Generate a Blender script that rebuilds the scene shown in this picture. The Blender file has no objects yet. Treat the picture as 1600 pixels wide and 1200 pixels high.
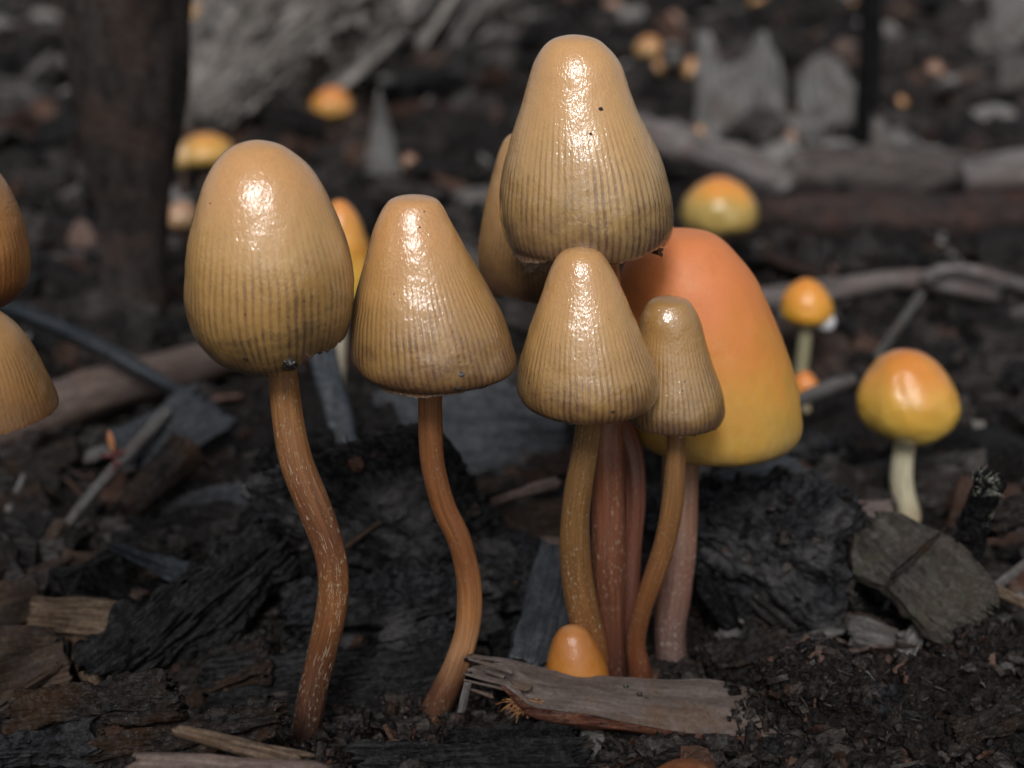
import bpy, math, random
import numpy as np
from mathutils import Vector, Matrix

rnd = random.Random(7)
RG = np.random.default_rng(11)
sc = bpy.context.scene
C = sc.collection
# ------------------------------------------------------------------ units: 1 unit = 1 cm (real macro scale)
sc.unit_settings.system = 'METRIC'
sc.unit_settings.scale_length = 0.01

# ------------------------------------------------------------------ camera
FPX = 2200.0                      # focal length in pixels of the 1600 px wide photograph
PITCH = math.atan(753 / FPX)
CAMH = 7.93
cam_d = bpy.data.cameras.new('camera')
cam = bpy.data.objects.new('camera', cam_d)
C.objects.link(cam)
cam.location = (0, 0, CAMH)
cam.rotation_euler = (math.pi / 2 - PITCH, 0, 0)
cam_d.sensor_width = 36
cam_d.lens = FPX / 1600 * 36
cam_d.clip_start = 0.1
cam_d.clip_end = 9000
cam_d.dof.use_dof = True
cam_d.dof.focus_distance = 12.9
cam_d.dof.aperture_fstop = 0.245
sc.camera = cam

# ------------------------------------------------------------------ sky, sun, exposure
SUN_EL, SUN_AZ = math.radians(43), math.radians(-7)   # behind the camera, a little to the left
w = bpy.data.worlds.new('World')
sc.world = w
w.use_nodes = True
wt = w.node_tree
wt.nodes.clear()
sky = wt.nodes.new('ShaderNodeTexSky')
sky.sky_type = 'NISHITA'
sky.sun_disc = False
sky.sun_elevation = SUN_EL
sky.sun_rotation = math.pi + SUN_AZ
sky.dust_density = 3
hsv = wt.nodes.new('ShaderNodeHueSaturation')
hsv.inputs['Saturation'].default_value = 0.35
bg = wt.nodes.new('ShaderNodeBackground')
bg.inputs['Strength'].default_value = 0.062
wo = wt.nodes.new('ShaderNodeOutputWorld')
wt.links.new(sky.outputs[0], hsv.inputs['Color'])
wt.links.new(hsv.outputs[0], bg.inputs['Color'])
wt.links.new(bg.outputs[0], wo.inputs[0])
sun_d = bpy.data.lights.new('sun', 'SUN')
sun_d.energy = 1.5
sun_d.angle = math.radians(15)
sun_d.color = (0.99, 0.99, 1.0)
sun = bpy.data.objects.new('sun', sun_d)
C.objects.link(sun)
sd = Vector((math.sin(SUN_AZ) * math.cos(SUN_EL), -math.cos(SUN_AZ) * math.cos(SUN_EL), math.sin(SUN_EL)))
sun.rotation_euler = sd.to_track_quat('Z', 'Y').to_euler()
sun.location = sd * 60
sc.view_settings.view_transform = 'Standard'
sc.view_settings.look = 'None'
sc.view_settings.gamma = 1
sc.view_settings.use_curve_mapping = False
sc.view_settings.exposure = 0.42
sc.render.engine = 'CYCLES'
sc.cycles.use_denoising = True
sc.cycles.max_bounces = 6
sc.cycles.transparent_max_bounces = 6
sc.cycles.sample_clamp_indirect = 5

# ------------------------------------------------------------------ maths helpers
CT, ST = math.cos(PITCH), math.sin(PITCH)
def ray(px, py):
    a, b = (px - 800) / FPX, (600 - py) / FPX
    return np.array([a, CT + b * ST, -ST + b * CT])
def at(px, py, Y):                      # point of the pixel's ray at distance Y
    d = ray(px, py)
    return np.array([0, 0, CAMH]) + d * (Y / d[1])
def gp(px, py, z=0.0):                  # point of the pixel's ray at height z
    d = ray(px, py)
    return np.array([0, 0, CAMH]) + d * ((z - CAMH) / d[2])
def cmpp(p):                            # cm per photo pixel at a point
    return (p[1] * CT + (CAMH - p[2]) * ST) / FPX
def project(P):
    P = np.asarray(P, float)
    wd = P[..., 1] * CT + (CAMH - P[..., 2]) * ST
    v = P[..., 1] * ST - (CAMH - P[..., 2]) * CT
    return 800 + P[..., 0] / wd * FPX, 600 - v / wd * FPX

def _hash(i, j, k, s):
    n = (i * 374761393 + j * 668265263 + k * 2147483647 + s * 974634777) & 0xffffffff
    n = ((n ^ (n >> 13)) * 1274126177) & 0xffffffff
    n = ((n ^ (n >> 16)) * 2246822519) & 0xffffffff
    return ((n ^ (n >> 15)) & 0xffff) / 32767.5 - 1.0
def vn(p, s=0):                         # value noise in [-1, 1], p is (N, 3)
    p = np.asarray(p, float)
    f = np.floor(p); t = p - f; t = t * t * t * (t * (t * 6 - 15) + 10)
    i, j, k = [f[:, a].astype(np.int64) for a in range(3)]
    r = 0
    for a in (0, 1):
        wa = t[:, 0] if a else 1 - t[:, 0]
        for b in (0, 1):
            wb = t[:, 1] if b else 1 - t[:, 1]
            for c in (0, 1):
                wc = t[:, 2] if c else 1 - t[:, 2]
                r = r + wa * wb * wc * _hash(i + a, j + b, k + c, s)
    return r
def fbm(p, o=4, s=0, g=0.5):
    r, a, q = 0, 1.0, np.asarray(p, float)
    for n in range(o):
        r = r + a * vn(q, s + n * 17); q = q * 2.03 + 3.7; a *= g
    return r
def ridged(p, o=4, s=0, g=0.5):
    r, a, q = 0, 1.0, np.asarray(p, float)
    for n in range(o):
        r = r + a * (1 - 2 * np.abs(vn(q, s + n * 13))); q = q * 2.03 + 1.3; a *= g
    return r
def P3(x, y, z):
    return np.stack([np.broadcast_to(x, np.shape(y) if np.ndim(y) else np.shape(x)), y, np.broadcast_to(z, np.shape(y))], -1)
def catmull(pts, n, closed_start=None):
    pts = np.asarray(pts, float)
    a = closed_start if closed_start is not None else 2 * pts[0] - pts[1]
    b = 2 * pts[-1] - pts[-2]
    q = np.vstack([a, pts, b])
    seg = len(pts) - 1
    ln = np.linalg.norm(np.diff(pts[:, :min(3, pts.shape[1])], axis=0), axis=1)
    cum = np.concatenate([[0], np.cumsum(ln)])
    s = np.linspace(0, cum[-1], n)
    k = np.clip(np.searchsorted(cum, s, 'right') - 1, 0, seg - 1)
    t = ((s - cum[k]) / np.maximum(ln[k], 1e-9))[:, None]
    p0, p1, p2, p3 = q[k], q[k + 1], q[k + 2], q[k + 3]
    return .5 * (2 * p1 + (p2 - p0) * t + (2 * p0 - 5 * p1 + 4 * p2 - p3) * t ** 2 + (3 * p1 - p0 - 3 * p2 + p3) * t ** 3)

# ------------------------------------------------------------------ object helpers
def mesh(name, V, F, mat=None, smooth=True, uv=None, attrs=None):
    V = np.asarray(V, np.float32); F = np.asarray(F, np.int32)
    me = bpy.data.meshes.new(name)
    n = F.shape[1]
    me.vertices.add(len(V)); me.vertices.foreach_set('co', V.ravel())
    me.loops.add(F.size); me.loops.foreach_set('vertex_index', F.ravel())
    me.polygons.add(len(F)); me.polygons.foreach_set('loop_start', np.arange(0, F.size, n, dtype=np.int32))
    me.polygons.foreach_set('use_smooth', np.full(len(F), smooth, dtype=bool))
    if uv is not None:
        l = me.uv_layers.new(name='UVMap')
        l.data.foreach_set('uv', np.asarray(uv, np.float32).ravel())
    if attrs:
        for k, v in attrs.items():
            a = me.attributes.new(k, 'FLOAT', 'POINT'); a.data.foreach_set('value', np.asarray(v, np.float32))
    me.update(calc_edges=True)
    me.validate()
    if mat: me.materials.append(mat)
    return me
def link(name, data, parent=None, loc=None):
    o = bpy.data.objects.new(name, data); C.objects.link(o)
    if parent: o.parent = parent
    if loc is not None: o.location = loc
    return o
def tag(o, label=None, cat=None, group=None, kind=None):
    if label: o['label'] = label
    if cat: o['category'] = cat
    if group: o['group'] = group
    if kind: o['kind'] = kind
    return o
def grid_faces(nr, nc, wrap=False):
    r = np.arange(nr - 1)[:, None]; m = nc if wrap else nc - 1
    c = np.arange(m)[None, :]; c2 = (c + 1) % nc
    return np.stack([r * nc + c, r * nc + c2, (r + 1) * nc + c2, (r + 1) * nc + c], -1).reshape(-1, 4)
def grid_uv(nr, nc, v, wrap=True):      # uv per loop for grid_faces(wrap=True)
    m = nc if wrap else nc - 1
    c = np.arange(m)[None, :] + np.zeros((nr - 1, 1)); r = np.arange(nr - 1)[:, None] + np.zeros((1, m))
    u0, u1 = c / nc, (c + 1) / nc
    v0, v1 = v[r.astype(int)], v[(r + 1).astype(int)]
    return np.stack([np.stack([u0, v0], -1), np.stack([u1, v0], -1), np.stack([u1, v1], -1), np.stack([u0, v1], -1)], 2).reshape(-1, 2)

_cg = {}
def cubegrid(nx, ny, nz):
    key = (nx, ny, nz)
    if key in _cg: return _cg[key]
    n = (nx, ny, nz); faces = []
    for ax in range(3):
        u, v = (ax + 1) % 3, (ax + 2) % 3
        for side in (0, 1):
            a, b = np.meshgrid(np.arange(n[u]), np.arange(n[v]), indexing='ij')
            a, b = a.ravel(), b.ravel(); q = []
            order = ((0, 0), (1, 0), (1, 1), (0, 1)) if side else ((0, 0), (0, 1), (1, 1), (1, 0))
            for da, db in order:
                co = np.zeros((len(a), 3), int); co[:, ax] = n[ax] * side; co[:, u] = a + da; co[:, v] = b + db
                q.append(co)
            faces.append(np.stack(q, 1))
    Fc = np.concatenate(faces)
    flat = Fc.reshape(-1, 3)
    ids = (flat[:, 0] * 4099 + flat[:, 1]) * 4099 + flat[:, 2]
    un, first, inv = np.unique(ids, return_index=True, return_inverse=True)
    V = flat[first] / np.array(n) * 2.0 - 1.0
    _cg[key] = (V, inv.reshape(-1, 4))
    return _cg[key]

# ------------------------------------------------------------------ materials
class NT:
    def __init__(s, name):
        s.m = bpy.data.materials.new(name); s.m.use_nodes = True
        s.t = s.m.node_tree; s.t.nodes.clear()
        s.out = s.t.nodes.new('ShaderNodeOutputMaterial')
        s.b = s.n('ShaderNodeBsdfPrincipled'); s.l(s.b.outputs[0], s.out.inputs[0])
    def n(s, ty, props=None, **ins):
        nd = s.t.nodes.new(ty)
        for k, v in (props or {}).items(): setattr(nd, k, v)
        for k, v in ins.items(): s.set(nd, k.replace('_', ' '), v)
        return nd
    def set(s, nd, k, v):
        i = nd.inputs[int(k)] if k.isdigit() else nd.inputs[k]
        if isinstance(v, bpy.types.NodeSocket): s.l(v, i)
        elif isinstance(v, bpy.types.Node): s.l(v.outputs[0], i)
        else: i.default_value = v
    def l(s, a, b): s.t.links.new(a, b)
    def ramp(s, fac, stops, interp='LINEAR'):
        r = s.t.nodes.new('ShaderNodeValToRGB'); r.color_ramp.interpolation = interp
        e = r.color_ramp.elements
        while len(e) > 1: e.remove(e[-1])
        for i, (p, c) in enumerate(stops):
            el = e[0] if i == 0 else e.new(p)
            el.position = p; el.color = (*c, 1) if len(c) == 3 else c
        s.l(fac.outputs[0] if isinstance(fac, bpy.types.Node) else fac, r.inputs[0])
        return r.outputs[0]
    def math(s, op, a, b=0.0, clamp=False):
        nd = s.t.nodes.new('ShaderNodeMath'); nd.operation = op; nd.use_clamp = clamp
        s.set(nd, '0', a); s.set(nd, '1', b); return nd.outputs[0]
    def mix(s, f, a, b, mode='MIX'):
        nd = s.t.nodes.new('ShaderNodeMix'); nd.data_type = 'RGBA'; nd.blend_type = mode
        s.set(nd, '0', f)
        for k, v in ((6, a), (7, b)):
            if isinstance(v, tuple) and len(v) == 3: v = (*v, 1)
            s.set(nd, str(k), v)
        return nd.outputs[2]
    def noise(s, vec, scale, detail=3, rough=.55, dist=0.0):
        nd = s.n('ShaderNodeTexNoise', Scale=scale, Detail=detail, Roughness=rough, Distortion=dist)
        if vec is not None: s.l(vec, nd.inputs['Vector'])
        return nd.outputs[0]
    def mapping(s, vec, scale=(1, 1, 1), loc=(0, 0, 0)):
        nd = s.n('ShaderNodeMapping'); nd.inputs['Scale'].default_value = scale; nd.inputs['Location'].default_value = loc
        s.l(vec, nd.inputs['Vector']); return nd.outputs[0]
    def smooth(s, v, a, b):
        nd = s.t.nodes.new('ShaderNodeMapRange'); nd.interpolation_type = 'SMOOTHSTEP'
        s.set(nd, 'Value', v); nd.inputs['From Min'].default_value = a; nd.inputs['From Max'].default_value = b
        return nd.outputs[0]
    def bump(s, h, dist, strength=1.0, normal=None):
        nd = s.n('ShaderNodeBump'); nd.inputs['Strength'].default_value = strength; nd.inputs['Distance'].default_value = dist
        s.set(nd, 'Height', h)
        if normal is not None: s.l(normal, nd.inputs['Normal'])
        return nd.outputs[0]
    def uv(s):
        tc = s.n('ShaderNodeTexCoord'); sx = s.n('ShaderNodeSeparateXYZ'); s.l(tc.outputs['UV'], sx.inputs[0])
        return tc.outputs['Object'], tc.outputs['UV'], sx.outputs[0], sx.outputs[1]

def cap_mat(name, top, mid, low, margin, N=72, seed=0.0, stripe=1.0, stain=0.5, gloss=1.0, start=.32, dirt=0.0):
    """smooth tan cap: translucent-striate margin, dark purplish edge, sticky wet pellicle"""
    t = NT(name)
    ob, uvv, u, v = t.uv()
    cloud = t.noise(t.mapping(ob, loc=(seed, 0, 0)), 2.2, 3)
    vj = t.math('ADD', v, t.math('MULTIPLY', t.math('SUBTRACT', cloud, .5), .22))
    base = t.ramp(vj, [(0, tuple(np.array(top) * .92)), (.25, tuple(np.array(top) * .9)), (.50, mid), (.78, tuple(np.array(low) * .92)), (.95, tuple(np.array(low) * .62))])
    # striae follow the profile lines
    wob = t.noise(t.mapping(uvv, (14, 3, 1), (seed, 0, 0)), 1.0, 2)
    ph = t.math('ADD', t.math('MULTIPLY', u, 6.28318 * N), t.math('MULTIPLY', wob, 5.5))
    sn = t.math('ADD', t.math('MULTIPLY', t.math('SINE', ph), .5), .5)
    st = t.noise(t.mapping(uvv, (N * 1.7, 2.2, 1), (seed, 2, 0)), 1.0, 2)
    sn = t.math('ADD', t.math('MULTIPLY', sn, .72), t.math('MULTIPLY', t.math('SUBTRACT', st, .32), 1.0))
    grow = t.smooth(vj, start, start + .38)
    brk = t.math('ADD', t.math('MULTIPLY', t.smooth(t.noise(t.mapping(ob, (1, 1, .8), (seed * 2, 4, 0)), 3.4, 5, .7), .34, .62), .75), .25)
    lam = t.math('MULTIPLY', t.math('MULTIPLY', t.smooth(sn, .36, .95), grow), brk)
    stripec = t.mix(.78, base, (.15, .07, .042), 'MIX')
    col = t.mix(t.math('MULTIPLY', lam, .80 * stripe), base, stripec)
    # blotchy dark bruising low on the cap, denser towards the margin
    bl = t.noise(t.mapping(ob, (1, 1, 1.6), (seed * 3, 0, 0)), 3.2, 6, .7)
    fine = t.noise(t.mapping(ob, loc=(0, seed, 0)), 26, 4, .7)
    br = t.math('MULTIPLY', t.smooth(bl, .42, .60), t.smooth(vj, .52, .85))
    br = t.math('MULTIPLY', br, t.smooth(fine, .36, .6))
    br = t.math('MULTIPLY', br, t.math('ADD', t.math('MULTIPLY', lam, .7), .3))
    col = t.mix(t.math('MULTIPLY', br, stain), col, tuple(np.array(margin) * .8))
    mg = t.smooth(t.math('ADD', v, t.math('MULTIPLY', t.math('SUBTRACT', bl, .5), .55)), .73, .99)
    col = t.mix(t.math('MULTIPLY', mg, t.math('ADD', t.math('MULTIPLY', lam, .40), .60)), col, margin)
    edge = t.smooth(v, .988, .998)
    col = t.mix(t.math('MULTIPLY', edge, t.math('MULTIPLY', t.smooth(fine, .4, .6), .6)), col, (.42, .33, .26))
    # fine pore-like mottling and a few specks
    col = t.mix(t.math('MULTIPLY', t.smooth(fine, .35, .75), .16), col, tuple(np.array(low) * .55))
    vo = t.n('ShaderNodeTexVoronoi', Scale=6.5); t.l(t.mapping(ob, loc=(seed * 7, 1, 3)), vo.inputs['Vector'])
    spk = t.math('MULTIPLY', t.smooth(vo.outputs['Distance'], .075, .045), t.smooth(t.noise(ob, 2.2, 1), .52, .56))
    col = t.mix(t.math('MULTIPLY', spk, .85), col, (.03, .015, .01))
    sat = t.n('ShaderNodeHueSaturation', Saturation=1.02, Value=.97, Hue=.497); t.l(col, sat.inputs['Color'])
    t.l(sat.outputs[0], t.b.inputs['Base Color'])
    # relief: hammered sticky skin plus grooves between striae
    h1 = t.noise(t.mapping(ob, (1, 1, .6), (seed, 5, 0)), 42, 2, .5)
    h2 = t.noise(t.mapping(ob, (1, 1, .3), (seed, 9, 0)), 80, 2, .6)
    h3 = t.noise(ob, 7, 2)
    h = t.math('ADD', t.math('MULTIPLY', h1, 1.0), t.math('MULTIPLY', h2, .45))
    h = t.math('ADD', h, t.math('MULTIPLY', h3, 1.2))
    h = t.math('SUBTRACT', h, t.math('MULTIPLY', lam, .55))
    t.l(t.bump(h, .0045, 1.0), t.b.inputs['Normal'])
    t.l(t.bump(h, .0060, 1.0), t.b.inputs['Coat Normal'])
    t.b.inputs['Roughness'].default_value = .36
    t.b.inputs['Specular IOR Level'].default_value = .45
    t.b.inputs['Coat Weight'].default_value = 1.0 * gloss
    t.b.inputs['Coat Roughness'].default_value = .08
    t.b.inputs['Coat IOR'].default_value = 1.65
    t.b.inputs['Subsurface Weight'].default_value = .25
    t.b.inputs['Subsurface Radius'].default_value = (1, .45, .18)
    t.b.inputs['Subsurface Scale'].default_value = .03
    return t.m

def orange_mat(name, stops, seed=0.0, gloss=.5, rough=.5):
    t = NT(name)
    ob, uvv, u, v = t.uv()
    c = t.noise(t.mapping(ob, (1, 1, .7), (seed, 0, 0)), 1.6, 4, .6)
    vj = t.math('ADD', v, t.math('MULTIPLY', t.math('SUBTRACT', c, .5), .55))
    col = t.ramp(vj, stops)
    c3 = t.noise(t.mapping(ob, loc=(seed, 8, 0)), 5.5, 5, .65)
    col = t.mix(t.math('MULTIPLY', t.smooth(c3, .48, .68), .30), col, t.mix(.55, col, (.42, .17, .03)))
    col = t.mix(t.math('MULTIPLY', t.smooth(c3, .46, .32), .22), col, t.mix(.5, col, (.62, .40, .16)))
    c2 = t.noise(ob, 34, 4, .7)
    col = t.mix(t.math('MULTIPLY', t.smooth(c2, .4, .8), .12), col, (.30, .13, .03))
    stv = t.noise(t.mapping(uvv, (60, 2.5, 1)), 1.0, 3)
    col = t.mix(t.math('MULTIPLY', t.math('MULTIPLY', t.smooth(stv, .5, .72), t.smooth(v, .5, .9)), .28), col, (.50, .36, .14))
    rim = t.math('MULTIPLY', t.smooth(v, .93, .97), t.smooth(t.noise(t.mapping(uvv, (22, 6, 1)), 1.0, 2), .56, .62))
    col = t.mix(t.math('MULTIPLY', rim, .75), col, (.75, .66, .48))
    t.l(col, t.b.inputs['Base Color'])
    t.l(t.bump(t.math('ADD', c2, t.noise(ob, 9, 3)), .006, .8), t.b.inputs['Normal'])
    t.l(t.bump(t.math('ADD', t.math('MULTIPLY', c2, .1), t.noise(t.mapping(ob, loc=(seed, 0, 0)), 4.5, 2)), .05, 1.0), t.b.inputs['Coat Normal'])
    t.b.inputs['Roughness'].default_value = rough
    t.b.inputs['Coat Weight'].default_value = gloss
    t.b.inputs['Coat Roughness'].default_value = .07
    t.b.inputs['Subsurface Weight'].default_value = .35
    t.b.inputs['Subsurface Radius'].default_value = (1, .45, .15)
    t.b.inputs['Subsurface Scale'].default_value = .16
    return t.m

def stem_mat(name, stops, fleck=.5, fcol=(.62, .48, .32), seed=0.0, gloss=.25):
    """fibrous stipe: v runs 0 at the ground to 1 under the cap"""
    t = NT(name)
    ob, uvv, u, v = t.uv()
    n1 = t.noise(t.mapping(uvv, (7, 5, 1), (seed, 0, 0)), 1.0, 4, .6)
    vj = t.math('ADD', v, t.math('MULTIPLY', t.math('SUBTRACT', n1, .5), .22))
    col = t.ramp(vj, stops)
    fib = t.noise(t.mapping(uvv, (46, 5, 1), (seed, 3, 0)), 1.0, 4, .65)
    col = t.mix(t.math('MULTIPLY', t.smooth(fib, .4, .7), .42), col, t.mix(1.0, col, (.45, .36, .34), 'MULTIPLY'))
    col = t.mix(t.math('MULTIPLY', t.smooth(fib, .52, .36), .25), col, t.mix(1.0, col, (1.9, 1.9, 1.9), 'MULTIPLY'))
    fk = t.noise(t.mapping(uvv, (40, 70, 1), (seed, 7, 0)), 1.0, 3, .7)
    fk2 = t.noise(t.mapping(uvv, (7, 7, 1), (seed, 1, 0)), 1.0, 3)
    f = t.math('MULTIPLY', t.smooth(fk, .55, .66), t.smooth(fk2, .38, .6))
    col = t.mix(t.math('MULTIPLY', f, fleck), col, fcol)
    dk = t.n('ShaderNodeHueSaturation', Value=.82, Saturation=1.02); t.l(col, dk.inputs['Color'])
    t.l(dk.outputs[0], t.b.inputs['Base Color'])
    h = t.math('ADD', fib, t.math('MULTIPLY', f, .8))
    t.l(t.bump(h, .012, .8), t.b.inputs['Normal'])
    t.b.inputs['Roughness'].default_value = .5
    t.b.inputs['Coat Weight'].default_value = gloss
    t.b.inputs['Coat Roughness'].default_value = .3
    t.b.inputs['Subsurface Weight'].default_value = .25
    t.b.inputs['Subsurface Radius'].default_value = (1, .4, .2)
    t.b.inputs['Subsurface Scale'].default_value = .08
    return t.m

def wood_mat(name, a, b, c=None, grain=(2.2, 16, 16), cm=1.0, rough=.62, depth=.025, spec=.4, vary=0.0, tint=None, speck=0.0, speckc=(.35, .3, .24), coat=0.0, moss=None):
    """weathered wood: grain runs along the piece's own X"""
    t = NT(name)
    tc = t.n('ShaderNodeTexCoord'); ob = tc.outputs['Object']
    if tint:
        at_ = t.n('ShaderNodeAttribute', {'attribute_name': 'tint'}); rv = at_.outputs['Fac']
    else:
        oi = t.n('ShaderNodeObjectInfo'); rv = oi.outputs['Random']
    off = t.n('ShaderNodeCombineXYZ'); t.l(t.math('MULTIPLY', rv, 37.0), off.inputs[0])
    ad = t.n('ShaderNodeVectorMath'); t.l(ob, ad.inputs[0]); t.l(off.outputs[0], ad.inputs[1])
    p = ad.outputs[0]
    g = t.noise(t.mapping(p, tuple(x / cm for x in grain)), 1.0, 5, .65, .3)
    big = t.noise(p, 1.6 / cm, 4, .6)
    fine = t.noise(p, 22 / cm, 4, .7)
    col = t.mix(t.smooth(g, .35, .68), a, b)
    if c: col = t.mix(t.smooth(big, .46, .66), col, c)
    if moss: col = t.mix(t.math('MULTIPLY', t.smooth(t.noise(p, 3.1 / cm, 5, .7), .52, .68), .6), col, moss)
    col = t.mix(t.math('MULTIPLY', t.smooth(fine, .45, .7), .45), col, tuple(np.array(a) * .45))
    if speck:
        s2 = t.smooth(t.noise(p, 48 / cm, 2, .6), .66, .74)
        col = t.mix(t.math('MULTIPLY', s2, speck), col, speckc)
    if tint:                                   # a few pale, a few reddish bits among the dark ones
        pl = (.5 if tint == 'near' else 1.0)
        col = t.mix(t.smooth(rv, .86, .92), col, t.mix(t.smooth(g, .3, .7), tuple(x * pl for x in (.08, .073, .068)), tuple(x * pl for x in (.15, .142, .133))))
        r2 = t.math('FRACT', t.math('MULTIPLY', rv, 41.0))
        col = t.mix(t.math('MULTIPLY', t.smooth(r2, .88, .9), .7), col, (.075, .038, .025))
    if vary:
        k = t.n('ShaderNodeHueSaturation'); t.l(col, k.inputs['Color'])
        t.l(t.math('ADD', t.math('MULTIPLY', rv, vary * 2), 1 - vary), k.inputs['Value'])
        col = k.outputs[0]
    t.l(col, t.b.inputs['Base Color'])
    h = t.math('ADD', g, t.math('MULTIPLY', fine, .6))
    t.l(t.bump(h, depth, 1.0), t.b.inputs['Normal'])
    r = t.math('ADD', t.math('MULTIPLY', big, .35), rough - .2)
    t.l(r, t.b.inputs['Roughness'])
    wet = t.smooth(t.noise(p, 13 / cm, 3, .7), .44, .66)
    t.l(t.math('ADD', t.math('MULTIPLY', wet, spec * .95), spec * .12), t.b.inputs['Specular IOR Level'])
    t.b.inputs['Coat Weight'].default_value = coat
    t.b.inputs['Coat Roughness'].default_value = .25
    return t.m

def plain_mat(name, col, rough=.5, spec=.5, trans=0.0):
    t = NT(name); t.b.inputs['Base Color'].default_value = (*col, 1); t.b.inputs['Roughness'].default_value = rough
    t.b.inputs['Specular IOR Level'].default_value = spec; t.b.inputs['Transmission Weight'].default_value = trans
    if trans: t.b.inputs['IOR'].default_value = 1.33
    return t.m

M = {}
M['char'] = wood_mat('charred_wood', (.004, .004, .004), (.015, .015, .016), (.007, .006, .006), (4, 13, 13), rough=.5, depth=.06, spec=.3, speck=.35, speckc=(.14, .12, .11))
M['char_crust'] = wood_mat('crusted_char', (.004, .004, .004), (.040, .041, .045), (.075, .071, .070), (9, 11, 11), rough=.52, depth=.08, spec=.35, speck=.55, speckc=(.11, .11, .11))  # grey crust tone; lighter patches painted in to replace contrast missing from frontal light
M['char_brown'] = wood_mat('charred_brown_wood', (.007, .006, .006), (.030, .022, .018), (.034, .019, .011), (3, 14, 14), rough=.6, depth=.05, spec=.4, speck=.4)
M['fibre'] = wood_mat('fibrous_dark_bark', (.006, .006, .0065), (.034, .034, .036), (.013, .012, .012), (1.6, 24, 24), rough=.55, depth=.06, spec=.32, speck=.2)
M['slate'] = wood_mat('slate_grey_wood', (.022, .023, .026), (.048, .051, .056), None, (2, 12, 12), rough=.6, depth=.012, spec=.4)
M['bluegrey'] = wood_mat('blue_grey_strip', (.012, .015, .018), (.035, .042, .050), None, (1.5, 16, 16), rough=.45, depth=.015, spec=.5, coat=.25)
M['tan'] = wood_mat('tan_split_wood', (.055, .036, .024), (.19, .135, .092), (.10, .062, .040), (2.2, 26, 26), rough=.65, depth=.035)
M['tan_dark'] = wood_mat('brown_split_wood', (.030, .020, .014), (.095, .064, .045), (.045, .032, .026), (2.2, 24, 24), rough=.65, depth=.035)
M['pinkish'] = wood_mat('pinkish_inner_wood', (.08, .056, .047), (.18, .132, .112), (.11, .084, .076), (2.0, 20, 20), rough=.6, depth=.02)
M['grey'] = wood_mat('weathered_grey_wood', (.075, .070, .066), (.235, .228, .222), (.115, .098, .088), (1.6, 9, 9), rough=.65, depth=.06, cm=1.6)
M['greydark'] = wood_mat('weathered_dark_grey_wood', (.05, .047, .045), (.15, .14, .135), (.09, .075, .066), (1.6, 14, 14), rough=.65, depth=.04, cm=1.4)
M['greylog'] = wood_mat('pale_log_bark', (.07, .062, .058), (.25, .225, .215), (.14, .11, .10), (1.2, 9, 9), rough=.6, depth=.04, cm=1.4)
M['redlog'] = wood_mat('dark_red_log_bark', (.014, .011, .010), (.055, .040, .035), (.060, .032, .026), (1.0, 9, 9), rough=.6, depth=.05, cm=1.4)
M['brownlog'] = wood_mat('brown_log_bark', (.035, .030, .028), (.14, .118, .108), (.08, .062, .055), (1.0, 9, 9), rough=.6, depth=.05, cm=1.4)
M['heap'] = wood_mat('frayed_grey_bark', (.08, .072, .065), (.38, .345, .315), (.19, .165, .15), (.9, 9, 9), rough=.7, depth=.12, cm=2.2)
M['post'] = wood_mat('dark_brown_bark', (.018, .015, .014), (.048, .039, .035), (.055, .038, .031), (1.2, 6, 6), rough=.7, depth=.05, cm=1.5)
M['herotop'] = wood_mat('hero_chip_face', (.074, .058, .050), (.128, .100, .088), (.095, .062, .044), (2.0, 7, 7), rough=.6, depth=.006, speck=.3, speckc=(.22, .2, .18))
M['heroedge'] = wood_mat('hero_chip_edge', (.035, .014, .010), (.12, .045, .024), (.055, .024, .018), (2.0, 26, 26), rough=.5, depth=.03)
M['fray'] = wood_mat('frayed_orange_fibre', (.16, .07, .03), (.36, .18, .08), None, (3, 20, 20), rough=.7, depth=.02)
M['soil'] = wood_mat('crumbly_soil', (.006, .005, .0045), (.028, .021, .018), (.014, .011, .010), (16, 16, 16), rough=.75, depth=.06, speck=.5, speckc=(.12, .095, .075))
M['leafgrey'] = wood_mat('grey_green_flake', (.022, .019, .016), (.072, .063, .054), (.050, .040, .033), (2, 7, 7), rough=.6, depth=.04, moss=(.045, .052, .028), speck=.35)
M['litter'] = wood_mat('mulch_litter', (.006, .005, .005), (.065, .057, .052), (.020, .015, .013), (2.4, 12, 12), rough=.65, depth=.03, vary=.75, tint=True)
M['litterdark'] = wood_mat('near_mulch_bits', (.004, .0035, .0035), (.060, .049, .043), (.016, .012, .011), (2.4, 12, 12), rough=.62, depth=.03, vary=.6, tint='near')
M['chipdark'] = wood_mat('dark_chip', (.006, .0055, .0055), (.082, .075, .070), (.018, .016, .015), (2.0, 12, 12), rough=.6, depth=.03, vary=.5)
M['chipbrown'] = wood_mat('brown_chip', (.016, .011, .009), (.13, .09, .072), (.045, .028, .022), (2.0, 12, 12), rough=.65, depth=.03, vary=.5)
M['chipgrey'] = wood_mat('grey_chip', (.065, .061, .058), (.18, .17, .162), (.105, .094, .086), (2.0, 12, 12), rough=.65, depth=.03, vary=.4)
M['gill'] = wood_mat('brown_gills', (.05, .03, .022), (.10, .06, .045), None, (2, 8, 8), rough=.7, depth=.01)
M['gillpale'] = wood_mat('pale_gills', (.20, .14, .09), (.32, .24, .15), None, (2, 8, 8), rough=.7, depth=.01)
M['speck'] = plain_mat('black_speck', (.015, .012, .010), .35)
M['hair'] = plain_mat('pale_fibre', (.62, .50, .36), .5)
M['whitehair'] = plain_mat('white_hair', (.75, .75, .62), .4)
M['drop'] = plain_mat('water', (1, 1, 1), .0, .5, 1.0)
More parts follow.
